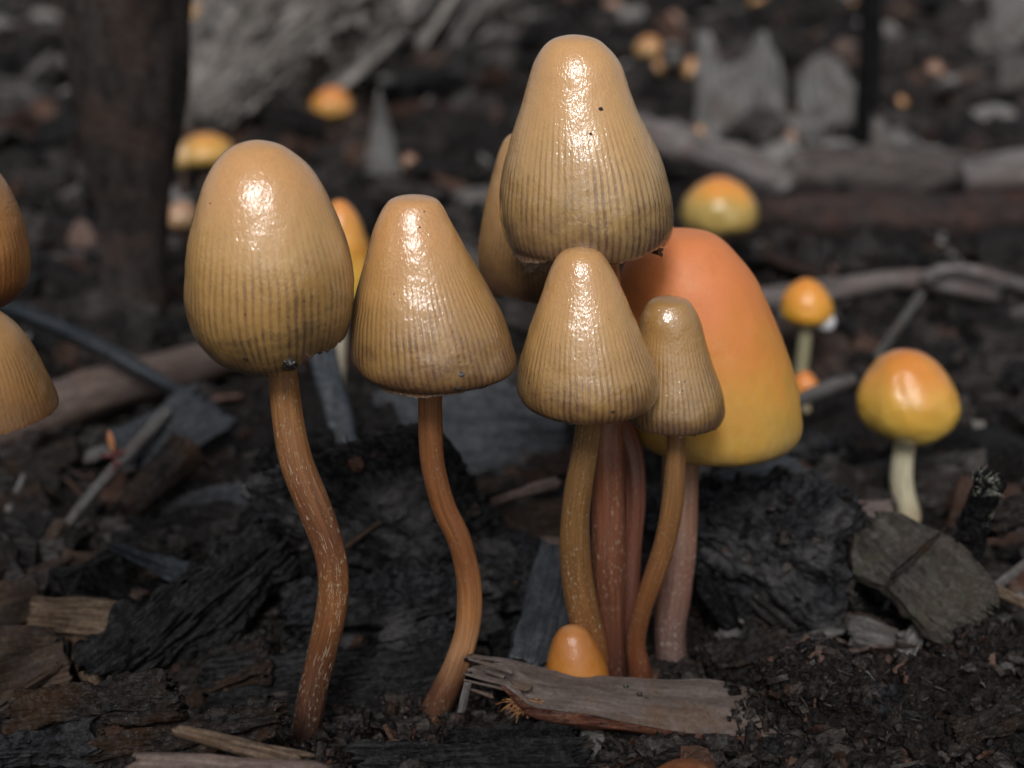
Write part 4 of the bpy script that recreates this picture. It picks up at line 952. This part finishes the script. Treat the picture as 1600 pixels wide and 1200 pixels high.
for i_, (x1, y1, x2, y2, Y_, w_, mk_, lb_) in enumerate([
    (560, 1196, 900, 1180, 11.5, .42, 'fibre', 'dark fibrous slab at the bottom edge under the splintered chip'), (700, 1150, 900, 1148, 11.75, .22, 'char', 'narrow black slab tucked under the splintered chip'),
    (20, 1120, 270, 1092, 10.9, .5, 'char_brown', 'blurred dark brown bark piece on the near left clod, upper one'), (150, 1175, 430, 1120, 10.8, .5, 'char_brown', 'blurred dark brown bark piece on the near left clod, lower one'),
    (-20, 1175, 150, 1160, 10.6, .4, 'char_crust', 'blurred black bark piece in the near left corner'), (590, 1010, 700, 985, 13.4, .35, 'char_crust', 'black bark chunk between the feet of the first two stems'),
    (770, 1010, 860, 985, 13.6, .4, 'char', 'black bark chunk left of the orange bud'), (1110, 1035, 1230, 1010, 13.3, .4, 'char_brown', 'dark brown bark piece behind the right end of the splintered chip'),
    (1340, 1080, 1500, 1120, 12.0, .3, 'char_crust', 'ridged black bark piece lying on the near right clod'), (1490, 1150, 1620, 1105, 11.8, .35, 'char_brown', 'dark brown bark piece in the near right corner'),
    (1200, 1165, 1330, 1182, 11.7, .22, 'fibre', 'dark fibrous bark piece at the bottom edge right of the splintered chip'), (130, 905, 260, 950, 14.4, .35, 'char', 'black chip between level twig and stacked tan chips'),
    (230, 990, 330, 1045, 13.6, .35, 'fibre', 'dark fibrous chip at the foot of the bark wedge'), (20, 842, 110, 832, 16.6, .4, 'char_crust', 'black crusted chip left of the slanting twig'),
    (430, 700, 520, 690, 18, .5, 'char', 'black chip behind the longest stem'), (1180, 690, 1330, 700, 19.5, .5, 'char_crust', 'black crusted chip under the edge of the big orange cap')]):
    piece('charred_chip', at(x1, y1, Y_), at(x2, y2, Y_ + .15), w_, w_ * .55, M[mk_], lb_, 'charred wood' if 'black' in lb_ else 'bark', rnd.uniform(.3, .9), res=(80, 28, 14), seed=260 + i_, rough=.4, end=.07, crack=.35, bend=rnd.uniform(-.08, .12), taper=(rnd.uniform(.6, 1), rnd.uniform(.6, 1.1)), grainf=26, fine=.03, pit=.02)
# mid-distance sticks and slabs
piece('wood_slab', at(588, 668, 19.5), at(880, 672, 19.6), 1.55, .45, M['slate'], 'smooth slate-grey wooden slab behind the second mushroom', 'wood slab', 1.05, res=(100, 50, 12), seed=91, rough=.10, rnd_=.2, end=.04, outline=lambda s: .55 + .45 * np.sin(np.clip(s * 1.1, 0, 1) * math.pi) ** .6, short='the slate-grey slab')
piece('bark_strip', at(492, 495, 19.5), at(540, 700, 18.2), .38, .1, M['bluegrey'], 'blue-grey strip rising between the first two caps', 'bark', .1, res=(70, 12, 6), seed=92, rough=.1, rnd_=.5)
st = link('curved_stick', None)
V_ = None
def stick(pts, mat, name, label, cat, sides=20, n=110, seed=0, rough=.12, short=None, flat=1.0, group=None, sq=(.5, 1.6)):
    """pts: (x, y, Y, width) in photo px; a real round bent stick"""
    Q = np.array([(*at(px, py, Y), wd / 2 * cmpp(at(px, py, Y))) for px, py, Y, wd in pts])
    S = catmull(Q, n); pc, rad = S[:, :3], S[:, 3]
    T = np.gradient(pc, axis=0); T /= np.linalg.norm(T, axis=1, keepdims=True)
    A = np.cross(T, np.array([0, .2, 1.0])); A /= np.linalg.norm(A, axis=1, keepdims=True); B = np.cross(T, A)
    th = np.arange(sides) / sides * 2 * math.pi
    sl = np.concatenate([[0], np.cumsum(np.linalg.norm(np.diff(pc, axis=0), axis=1))])
    q = np.stack([sl[:, None] * sq[0] + 0 * th[None], np.cos(th)[None] * sq[1] + 0 * sl[:, None], np.sin(th)[None] * sq[1] + 0 * sl[:, None]], -1).reshape(-1, 3)
    nz = fbm(q + seed, 4, seed).reshape(n, sides)
    endt = np.minimum(1, np.minimum(np.arange(n) + .5, n - .5 - np.arange(n)) / 2.0)[:, None]
    R = rad[:, None] * (1 + rough * nz) * endt
    V = pc[:, None] + R[..., None] * (np.cos(th)[None, :, None] * A[:, None] + np.sin(th)[None, :, None] * B[:, None] * flat)
    base = pc[n // 2]
    X = Vector(pc[-1] - pc[0]).normalized(); Yv = Vector((0, 0, 1)).cross(X); Yv.normalize(); Z = X.cross(Yv)
    Mx = Matrix((X, Yv, Z)).transposed()
    loc = (V.reshape(-1, 3) - base) @ np.array(Mx)
    o = link(name, mesh(name, loc, grid_faces(n, sides, True), mat, True)); o.matrix_world = Matrix.Translation(Vector(base)) @ Mx.to_4x4()
    tag(o, label, cat, group)
    if short: LAND.append((short, base))
    return o
bpy.data.objects.remove(st)
stick([(-40, 462, 20.5, 40), (60, 498, 20.8, 44), (160, 545, 21, 42), (250, 595, 21, 34), (330, 645, 21, 26), (400, 690, 21, 18)], M['bluegrey'], 'curved_stick', 'curved blue-black stick slanting down behind the lower left-edge mushroom', 'stick', seed=3, flat=.6, short='the curved blue-black stick')
stick([(-60, 678, 20, 84), (60, 645, 20.6, 84), (180, 604, 21.5, 80), (290, 574, 22.8, 64), (400, 540, 24.5, 46)], M['pinkish'], 'log', 'pale brown log lying behind the left-edge mushrooms', 'log', seed=4, short='the pale brown log')
stick([(78, 868, 16.2, 17), (120, 800, 16.8, 17), (190, 722, 17.8, 20), (262, 640, 19, 20)], M['greydark'], 'twig', 'straight grey twig slanting past the red seedling', 'twig', seed=5, short='the slanting grey twig')
stick([(70, 870, 16.2, 22), (84, 835, 16.3, 24), (98, 812, 16.4, 18)], M['tan_dark'], 'twig', 'short broken tan twig at the foot of the slanting grey twig', 'twig', seed=6)
stick([(-30, 925, 15.4, 13), (100, 915, 15.5, 14), (235, 900, 15.7, 13)], M['tan_dark'], 'twig', 'thin reddish brown twig lying level above the tan chips', 'twig', seed=7)
stick([(300, 700, 18, 60), (240, 760, 17.4, 50), (200, 800, 17, 36)], M['char_brown'], 'charred_stick', 'dark thick stick lying behind the bark wedge', 'charred wood', seed=8, rough=.3)
piece('wood_slab', G(215, 720, .5), G(330, 640, .9), 1.0, .3, M['slate'], 'dark grey slab behind the red seedling', 'wood slab', .5, res=(60, 30, 10), seed=94, rough=.2, fine=.01)
stick([(1150, 474, 27, 36), (1300, 452, 28, 34), (1420, 438, 28.5, 34), (1520, 450, 28.5, 38), (1660, 470, 28.5, 40)], M['greylog'], 'branch', 'pale forked branch lying level behind the yellow button mushroom', 'branch', seed=9, short='the pale branch')
stick([(1440, 436, 28.1, 16), (1488, 420, 28.1, 18), (1560, 434, 28.0, 15), (1660, 464, 27.5, 16)], M['greylog'], 'branch', 'thin grey side branch resting on the pale branch', 'branch', seed=10, rough=.35, sq=(1.5, 1.8))
stick([(1368, 560, 23, 16), (1402, 512, 23.6, 14), (1440, 458, 24.5, 14)], M['greydark'], 'twig', 'thin grey twig leaning up to the pale branch', 'twig', seed=11)
stick([(1235, 632, 20.3, 20), (1285, 610, 20.6, 24), (1332, 592, 21, 20)], M['greydark'], 'stick', 'short grey stick behind the yellow button mushroom', 'stick', seed=12)
stick([(950, 186, 43, 46), (1040, 218, 42, 56), (1130, 250, 41, 60), (1195, 276, 40.4, 64), (1243, 290, 40, 52)], M['greylog'], 'log', 'pale pinkish grey log slanting down behind the tallest cap', 'log', seed=13, n=120, rough=.2, short='the pale slanting log', sq=(.9, 1.6))
stick([(1225, 274, 40.6, 66), (1320, 274, 40.2, 84), (1410, 276, 40.0, 80), (1490, 274, 40.2, 72), (1560, 276, 40.5, 50)], M['brownlog'], 'log', 'cracked grey-brown log at the foot of the upright stick', 'log', seed=23, n=120, rough=.22, short='the cracked grey-brown log', sq=(.9, 1.8))
stick([(1500, 282, 38.5, 50), (1580, 268, 38.5, 62), (1680, 262, 38.5, 60)], M['greylog'], 'log', 'pale log end reaching in from the right edge above the reddish log', 'log', seed=24, n=80, rough=.2, sq=(.9, 1.8))
stick([(1110, 338, 36, 64), (1250, 345, 35, 88), (1400, 346, 35, 96), (1660, 346, 35, 96)], M['redlog'], 'log', 'dark reddish brown log lying in front of the pale log', 'log', seed=14, rough=.2, n=140, short='the dark reddish log')
stick([(1440, 390, 31.5, 18), (1540, 396, 31.5, 20), (1660, 400, 31.5, 22)], M['char_brown'], 'stick', 'dark stick in the shadow under the reddish log', 'stick', seed=15)
stick([(1362, -70, 46, 40), (1362, 0, 46, 38), (1360, 90, 46.2, 38), (1354, 170, 46.4, 36), (1348, 245, 46.6, 34)], M['char'], 'upright_stick', 'thin black upright stick standing behind the pale log', 'stick', seed=16, short='the thin upright stick')
stick([(195, -190, 25.6, 215), (190, 0, 25.8, 195), (196, 120, 26, 180), (200, 240, 26.1, 140), (208, 330, 26.2, 105), (212, 430, 26.3, 95), (210, 525, 26.4, 105)], M['post'], 'dead_stump', 'broad dark brown dead stump standing behind the tall left mushroom', 'stump', seed=17, n=140, sides=48, rough=.10, short='the dark stump', sq=(.25, 1.1))
# grey slabs
def notch(s): return 1.0 + 0 * s
def upright(name, x0, x1, ytop, ybot, Y, mat, label, seed, thick=.3, notchf=None, lean=0.0, short=None, cat='wood slab'):
    """upright slab: broad face to the camera, its top edge cut by notchf"""
    nx, nz = 28, 30
    p0, p1 = at(x0, ybot, Y), at(x1, ybot, Y); top = at((x0 + x1) / 2, ytop, Y)[2]
    Wd = p1[0] - p0[0]; Hh = top - p0[2] + .3; base = np.array([(p0[0] + p1[0]) / 2, Y, p0[2] - .3])
    V, F = cubegrid(nx, 4, nz); V = V.copy()
    s = (V[:, 0] + 1) / 2; t = (V[:, 2] + 1) / 2
    hgt = Hh * (notchf(s) if notchf else 1.0) + .12 * vn(np.stack([s * 9, s * 0, s * 0], -1), seed)
    x = (s - .5) * Wd * (1 - .06 * t + .05 * vn(np.stack([t * 5, np.sign(V[:, 0]), s * 0], -1), seed + 1) * (np.abs(V[:, 0]) > .99))
    y = V[:, 1] * thick / 2 + .07 * fbm(np.stack([s * 6, t * 1.5, s * 0 + seed], -1), 3, seed) + lean * t * Hh
    P_ = np.stack([t * hgt, x, -y], -1)   # local X is the grain (up)
    o = link(name, mesh(name, P_, F[:, ::-1], mat, True), None, Vector(base))
    o.matrix_world = Matrix(((0, 1, 0, base[0]), (0, 0, -1, base[1]), (1, 0, 0, base[2]), (0, 0, 0, 1)))
    tag(o, label, cat)
    if short: LAND.append((short, base))
    return o
upright('grey_slab', 1086, 1226, 55, 224, 49, M['grey'], 'upright grey wooden slab with a deeply notched top edge', 101, notchf=lambda s: 1 - .28 * np.exp(-((s - .42) / .22) ** 4) - .5 * np.clip(s - .78, 0, 1) * 2.2, lean=.25, short='the notched grey slab')
upright('grey_slab', 1246, 1352, 86, 196, 52.5, M['grey'], 'upright grey slab with a rounded top, between notched slab and upright stick', 102, notchf=lambda s: .62 + .38 * np.sin(np.clip(s * 1.15 + .05, 0, 1) * math.pi) ** .7, lean=.3, short='the rounded grey slab')
upright('grey_slab', 1362, 1442, 186, 256, 44.5, M['grey'], 'low pale grey slab at the foot of the upright stick', 103, notchf=lambda s: 1 - .45 * s, lean=.4, short='the low grey slab')
upright('wooden_spike', 566, 628, 135, 268, 43, M['grey'], 'pale wooden spike pointing up behind the second mushroom', 104, notchf=lambda s: np.clip(1 - np.abs(s - .5) * 1.7, .12, 1), thick=.5, short='the pale wooden spike')
upright('grey_slab', 700, 752, 14, 122, 62, M['grey'], 'narrow pale grey slab far back left of the tallest cap', 105, notchf=lambda s: .8 + .2 * s, lean=.2, short='the narrow grey slab')
upright('grey_slab', 1545, 1640, -10, 66, 78, M['grey'], 'pale grey slab in the top right corner', 106, lean=.3)
upright('grey_slab', 1560, 1650, 85, 150, 58, M['greydark'], 'dark grey slab at the right edge under the corner slab', 107, lean=.3)
upright('grey_slab', 280, 350, 30, 85, 66, M['greydark'], 'small grey slab between the dark stump and the frayed bark', 108, lean=.3)
# frayed bark heap
fr = root('frayed_bark', at(450, 190, 52), 'big frayed grey bark mass slanting across the back', 'bark'); fb = np.array(fr.location); LAND.append(('the frayed bark', fb))
for i, (x1, y1, x2, y2, Yy_, ww) in enumerate([(300, 215, 450, -40, 50, 2.4), (350, 175, 560, -30, 51, 2.6), (430, 150, 640, -20, 52, 2.2), (500, 125, 720, -20, 54, 1.8), (270, 150, 400, -30, 53, 1.6), (560, 95, 800, -10, 58, 1.3), (330, 195, 520, 20, 49.5, 1.4)]):
    a, b2 = at(x1, y1, Yy_), at(x2, y2, Yy_ + 2.5)
    sliver(fr, a, b2, ww, 1.2, M['heap'], name='bark_layer', seed=110 + i, res=(90, 36, 16), base=fb, roll=.9, end=.09, rough=.55, crack=.5, grainf=7, fine=.12, stretch=.7, taper=(.75, 1.1))
for k in range(110):
    u_ = rnd.random(); x0 = 285 + 470 * u_ + rnd.uniform(-20, 20); y0 = 215 - 150 * u_ - rnd.random() ** 1.3 * 190
    Yk = 50.5 + u_ * 5 + (215 - 150 * u_ - y0) / 190 * 3 - 1.3; an = math.radians(rnd.gauss(52, 9)); ln = rnd.uniform(50, 150)
    sliver(fr, at(x0, y0, Yk), at(x0 + ln * math.cos(an), y0 - ln * math.sin(an), Yk + .5), rnd.uniform(.18, .6), rnd.uniform(.1, .25), M['heap'] if k % 3 else M['greydark'], name='strand', seed=130 + k % 9, res=(16, 4, 2), base=fb, roll=rnd.uniform(.4, 1.2), end=.06, rough=.4, bend=rnd.uniform(-.2, .2), taper=(rnd.uniform(.3, 1), rnd.uniform(.4, 1)))
# green leaf at the very top
lf = root('green_leaf', at(705, -4, 70), 'small green leaf at the top edge above the narrow grey slab', 'leaf'); lb_ = np.array(lf.location)
gmt = plain_mat('green_leaf_skin', (.10, .22, .05), .5)
s_ = np.linspace(0, 1, 14); t_ = np.linspace(-1, 1, 7); SS, TT = np.meshgrid(s_, t_, indexing='ij'); wd = np.sin(SS * math.pi) ** .7 * .55
Vl = np.stack([(SS - .5) * 3.0, TT * wd * .7, .25 + TT * wd * .8 + .3 * np.sin(SS * 3)], -1).reshape(-1, 3); fl = grid_faces(14, 7); Vl2 = Vl + [0, .05, -.04]
link('blade', mesh('blade', np.concatenate([Vl, Vl2]), np.concatenate([fl, fl[:, ::-1] + len(Vl)]), gmt), lf)
# red seedling
sb = at(178, 730, 17.2); sg = root('seedling', sb, 'tiny red and orange seedling beside the slanting grey twig', 'seedling'); LAND.append(('the red seedling', sb))
rm, om = plain_mat('red_sprout', (.085, .022, .020), .55), plain_mat('orange_sprout', (.36, .15, .07), .5)
def sprout(a, b2, wd_, mat, nm):
    a, b2 = a - sb, b2 - sb; d_ = b2 - a; n_ = 10; side = np.cross(d_, [0, 1, 0]); side /= np.linalg.norm(side) + 1e-9
    V = []
    for i in range(n_):
        f = i / (n_ - 1); w0 = wd_ * math.sin(math.pi * min(.98, f * .9 + .08)) ** .8
        for k in range(8):
            th = k / 8 * 2 * math.pi; V.append(a + d_ * f + side * w0 * math.cos(th) + np.array([0, 1, 0]) * w0 * .45 * math.sin(th))
    link(nm, mesh(nm, np.array(V), grid_faces(n_, 8, True), mat), sg)
A_ = lambda x, y: at(x, y, 17.2)
sprout(A_(180, 745), A_(178, 690), .022, rm, 'stalk'); sprout(A_(177, 706), A_(170, 672), .05, om, 'leaf'); sprout(A_(177, 712), A_(157, 712), .045, rm, 'leaf'); sprout(A_(180, 716), A_(196, 700), .045, rm, 'leaf'); sprout(A_(180, 728), A_(190, 722), .04, rm, 'leaf')

# ------------------------------------------------------------------ loose mulch
def chip_template(kind, seed, hi):
    rg = random.Random(seed)
    if kind == 'flake': d = (1, rg.uniform(.45, .8), rg.uniform(.08, .16)); res = (22, 14, 3) if hi else (5, 4, 1)
    elif kind == 'splinter': d = (1, rg.uniform(.10, .2), rg.uniform(.07, .12)); res = (26, 6, 4) if hi else (6, 2, 1)
    elif kind == 'block': d = (1, rg.uniform(.4, .6), rg.uniform(.3, .45)); res = (20, 12, 8) if hi else (4, 3, 2)
    else: d = (1, .8, .7); res = (14, 12, 12) if hi else (3, 3, 3)
    me = piece_mesh(*d, res=res, seed=seed, rnd_=.25 if kind != 'clod' else .9, rough=.35 if kind != 'splinter' else .25, end=.10, grainf=14, bend=rg.uniform(-.15, .15), twist=rg.uniform(-.25, .25), taper=(rg.uniform(.5, 1), rg.uniform(.6, 1.1)), crack=.3 if kind == 'block' and hi else 0, fine=.015, name='chip_shape')
    return me
KIND = {'flake': 'flake', 'splinter': 'splinter', 'block': 'wood chunk', 'clod': 'soil crumb'}
hi_t = {}
def inst_mesh(kind, var, mk):
    key = (kind, var, mk)
    if key not in hi_t:
        src = hi_t.setdefault((kind, var), chip_template(kind, 300 + var * 7 + len(kind), True))
        me = src.copy(); me.materials.clear(); me.materials.append(M[mk]); hi_t[key] = me
    return hi_t[key]
BAD = [(285, 215, 560, 600), (545, 300, 812, 620), (775, 50, 1056, 410), (745, 200, 880, 480), (800, 385, 1256, 740), (-10, 270, 90, 680), (930, 600, 1100, 1080), (80, 0, 280, 500), (1330, 540, 1505, 800)]
cand = 0; count = 0; used = {}; placed = []
cols = {'chipdark': 'dark', 'chipbrown': 'brown', 'chipgrey': 'grey'}
def place_chip(g, size, kind, mk, lift):
    Yd = g[1]
    var = rnd.randint(0, 4)
    o = link('wood_chip' if kind != 'clod' else 'soil_crumb', inst_mesh(kind, var, mk))
    if kind == 'clod': size *= .6
    o.scale = (size * (1.5 if kind == 'splinter' else 1),) * 3
    o.location = (g[0], g[1], Hn(g[0], g[1]) + size * rnd.uniform(.05, .18) + lift)
    o.rotation_euler = (rnd.uniform(-.7, .7), rnd.gauss(0, .32), rnd.uniform(-3.14, 3.14))
    u_, v_ = project(np.array(o.location))
    best = min(LAND, key=lambda l: np.hypot(*(np.array(project(l[1])) - [u_, v_])) + (1e4 if 'soil' in l[0] or 'foreground' in l[0] else 0))
    bu, bv = project(best[1])
    if abs(u_ - bu) > abs(v_ - bv) * 1.2: rel = 'to the right of' if u_ > bu else 'to the left of'
    else: rel = 'behind' if v_ < bv else 'in front of'
    sz = 'large' if size * 2200 / Yd > 95 else ('small' if size * 2200 / Yd < 55 else 'mid-sized')
    if size * 2200 / Yd < 38: sz = 'tiny'
    lab = f"{sz} {cols[mk]} {KIND[kind]} {rel} {best[0]}"
    tag(o, lab, 'wood chip' if kind != 'clod' else 'soil crumb', 'loose wood chips of the mulch' if kind != 'clod' else 'loose soil crumbs of the mulch')
    used.setdefault(lab, []).append(o)
while count < 204 and cand < 6000:
    cand += 1
    px = rnd.uniform(-20, 1620); py = 10 + 800 * rnd.random() ** .95
    if any(a < px < c_ and b0 < py < d_ for a, b0, c_, d_ in BAD): continue
    g = gp(px, py); Yd = g[1]
    if Yd < 16.5 or (-9.5 < g[0] < -2.6 and 16.8 < Yd < 24) or (-2.6 < g[0] < 1.2 and Yd < 19.8) or (g[0] > 2 and 32 < Yd < 43.5) or (4 < g[0] < 13 and 26.5 < Yd < 30) or any(abs(g[0] - cx_) < 1.2 and cy_ - 3.5 < Yd < cy_ + .6 for cx_, cy_ in BASES): continue
    size = (.55 + 1.35 * rnd.random() ** 1.6) * (1 + Yd / 60) if Yd < 60 else rnd.uniform(1.6, 4.2)
    if any(math.hypot(g[0] - q[0], g[1] - q[1]) < (size + q[2]) * .33 for q in placed): continue
    placed.append((g[0], g[1], size))
    place_chip(g, size, rnd.choices(['flake', 'splinter', 'block', 'clod'], [4, 3, 4, 1.2])[0], rnd.choices(['chipdark', 'chipbrown', 'chipgrey'], [5, 3, 1.7 if Yd > 28 else .12])[0], 0)
    count += 1
n2 = 0
while n2 < 96:                           # small bits among the near pieces
    if n2 % 2: px, py = rnd.uniform(1130, 1610), rnd.uniform(930, 1040)
    else: px, py = rnd.uniform(-10, 700), rnd.uniform(700, 1010)
    g = gp(px, py, .15)
    place_chip(g, rnd.uniform(.18, .62), rnd.choices(['flake', 'splinter'], [3, 2])[0], rnd.choices(['chipdark', 'chipbrown', 'chipgrey'], [2, 3, 2])[0], rnd.uniform(.1, .3)); n2 += 1
for lab, os_ in used.items():            # look-alikes next to the same landmark: say which by rank
    if len(os_) > 1:
        os_.sort(key=lambda o: o.location.y)
        words = ['nearest', 'second nearest', 'third nearest', 'fourth nearest', 'fifth nearest', 'sixth nearest', 'seventh nearest', 'eighth nearest', 'ninth nearest', 'tenth nearest']
        for i, o in enumerate(os_): o['label'] = lab + ', ' + words[min(i, 9)] + ' of them'

# joined litter: real geometry too small and too many to count
tmpl = []
for i, kd in enumerate(['flake', 'flake', 'flake', 'splinter', 'splinter', 'splinter', 'block', 'block', 'block', 'clod', 'clod', 'flake', 'splinter', 'block']):
    me = chip_template(kd, 500 + i * 3, False)
    V = np.empty(len(me.vertices) * 3, np.float32); me.vertices.foreach_get('co', V)
    Fq = np.empty(len(me.loops), np.int32); me.loops.foreach_get('vertex_index', Fq)
    tmpl.append((V.reshape(-1, 3), Fq.reshape(-1, 4))); bpy.data.meshes.remove(me)
rg = np.random.default_rng(5); VV, FF, TT_, k = [], [], [], 0
for i in range(900):
    a_i = int(149 - rg.random() ** 1.6 * 34); a_j = rg.integers(0, 44)
    if rg.random() > (a_i - 112) / 37: continue
    V, F = tmpl[rg.integers(0, len(tmpl))]; A3, _ = np.linalg.qr(rg.normal(size=(3, 3))); sz_ = .03 + .11 * rg.random() ** 2
    VV.append(V @ A3.T * sz_ + P[a_i, a_j] + np.array([0, -.01, .02 * rg.random() + (.10 * rg.random() if a_i > 128 else 0)]) - hb0); FF.append(F + k); TT_.append(np.full(len(V), rg.random() ** 1.7 * .9)); k += len(V)
tag(link('soil_crumbs', mesh('soil_crumbs', np.concatenate(VV), np.concatenate(FF), M['litterdark'], False, attrs={'tint': np.concatenate(TT_)}), hero), kind='stuff')
for o_, Pw_, D_, cat_ in ROCKS:
    rg = np.random.default_rng(len(Pw_)); soil = cat_ == 'soil clod'
    n_ = 900 if soil else 160
    ok = np.where(D_[:, 2] > -.3)[0]; ids = rg.choice(ok, n_); VV, FF, TT_, k = [], [], [], 0
    for i in ids:
        V, F = tmpl[rg.integers(0, len(tmpl))]
        A3, _ = np.linalg.qr(rg.normal(size=(3, 3))); sz_ = .035 + .16 * rg.random() ** 2.5
        VV.append(V @ A3.T * sz_ + Pw_[i] + D_[i] * sz_ * .1); FF.append(F + k); TT_.append(np.full(len(V), rg.random() ** 1.7 * .95)); k += len(V)
    c_ = link('crumbs', mesh('crumbs', np.concatenate(VV), np.concatenate(FF), M['litterdark'], False, attrs={'tint': np.concatenate(TT_)}), o_); tag(c_, kind='stuff')
def scatter(name, n, ysamp, smin, smax, mat, seed, zoff=(.0, .3), tilt=.45, sizef=None, xf=.44, pick=None, xy=None, zadd=0):
    rg = np.random.default_rng(seed)
    y = ysamp(rg, n); x = rg.uniform(-1, 1, n) * (xf * y + 1.0) if xy is None else xy[:, 0]
    sz = smin + (smax - smin) * rg.random(n) ** 2.2
    if sizef is not None: sz = sz * sizef(y)
    on = ((x > -9.5) & (x < -2.6) & (y > 16.8) & (y < 24)) | ((x > -2.2) & (x < 1) & (y > 16.6) & (y < 19.6)) | ((x > 2) & (y > 32) & (y < 43.5) & (x < 24)) | ((x > 4) & (x < 13) & (y > 26.5) & (y < 30))
    sz = np.where(on, sz * .4, sz)
    for cx_, cy_ in BASES: sz = np.where((np.abs(x - cx_) < .9) & (y > cy_ - 3.2) & (y < cy_ + .5), sz * .35, sz)
    z = H(x, y) + sz * rg.uniform(*zoff, n) + zadd
    rz = rg.uniform(-math.pi, math.pi, n); ry = rg.normal(0, tilt * .6, n); rx = rg.normal(0, tilt, n)
    kd = rg.integers(0, len(tmpl), n) if pick is None else rg.choice(pick, n)
    tint = rg.random(n) ** 1.7
    tint = np.where((y < 25) & (tint > .84) & (rg.random(n) < .85), tint * .6, tint)
    VV, FF, TT_, k = [], [], [], 0
    for t in range(len(tmpl)):
        m_ = np.where(kd == t)[0]
        if not len(m_): continue
        V, F = tmpl[t]
        cx, sx, cy, sy, cz, sz_ = np.cos(rx[m_]), np.sin(rx[m_]), np.cos(ry[m_]), np.sin(ry[m_]), np.cos(rz[m_]), np.sin(rz[m_])
        Rm = np.empty((len(m_), 3, 3))
        Rm[:, 0] = np.stack([cz * cy, cz * sy * sx - sz_ * cx, cz * sy * cx + sz_ * sx], -1)
        Rm[:, 1] = np.stack([sz_ * cy, sz_ * sy * sx + cz * cx, sz_ * sy * cx - cz * sx], -1)
        Rm[:, 2] = np.stack([-sy, cy * sx, cy * cx], -1)
        W_ = np.einsum('nij,vj->nvi', Rm, V) * sz[m_][:, None, None] + np.stack([x[m_], y[m_], z[m_]], -1)[:, None]
        VV.append(W_.reshape(-1, 3)); FF.append((F[None] + (np.arange(len(m_)) * len(V))[:, None, None] + k).reshape(-1, 4))
        TT_.append(np.repeat(tint[m_], len(V))); k += len(m_) * len(V)
    o = link(name, mesh(name, np.concatenate(VV), np.concatenate(FF), mat, False, attrs={'tint': np.concatenate(TT_)}))
    return tag(o, kind='stuff')
logY = lambda a, b_: (lambda rg, n: a * (b_ / a) ** rg.random(n))
o = scatter('mulch_litter', 24000, logY(15.0, 230), .18, 1.25, M['litter'], 1, xf=.64, sizef=lambda y: .75 + y / 48)
tag(o, 'dark bed of broken bark and wood bits covering the ground', 'mulch')
o = scatter('mulch_crumbs', 26000, logY(8.6, 30), .06, .34, M['litterdark'], 2, zoff=(.1, .5), tilt=.8, xf=.60)
tag(o, 'fine dark crumbs of bark and soil around the mushroom feet', 'mulch')
FEET = [np.array(m_.location) for m_ in (m1, m2, m3, m4, m5, m6, m7, m8)] + [at(665, 1140, 12.5), at(1055, 1058, 13.7), at(1000, 1062, 13.1), at(760, 1135, 12.3), at(1190, 1150, 12.1)]
def feet_y(rg, n): return 12.5 + 0 * rg.random(n)
_H0 = H
fi = RG.integers(0, len(FEET), 2600); fa = RG.uniform(0, 6.283, 2600); fr_ = .08 + .34 * RG.random(2600) ** .8
FXY = np.array([[FEET[i][0], FEET[i][1]] for i in fi]) + np.stack([fr_ * np.cos(fa), fr_ * np.sin(fa)], -1)
o = scatter('mulch_crumbs', 2600, lambda rg, n: FXY[:, 1], .04, .17, M['litterdark'], 4, zoff=(.3, 1.0), tilt=1.2, xy=FXY, zadd=np.maximum(0, .09 - fr_ * .25))
tag(o, 'dark crumbs heaped against the mushroom feet', 'mulch')
o = scatter('mulch_grains', 22000, lambda rg, n: 10.2 + 5.5 * rg.random(n), .025, .10, M['litterdark'], 3, zoff=(.3, 1.0), tilt=1.2, xf=.46)
tag(o, 'fine dark soil grains in the near mulch', 'mulch')
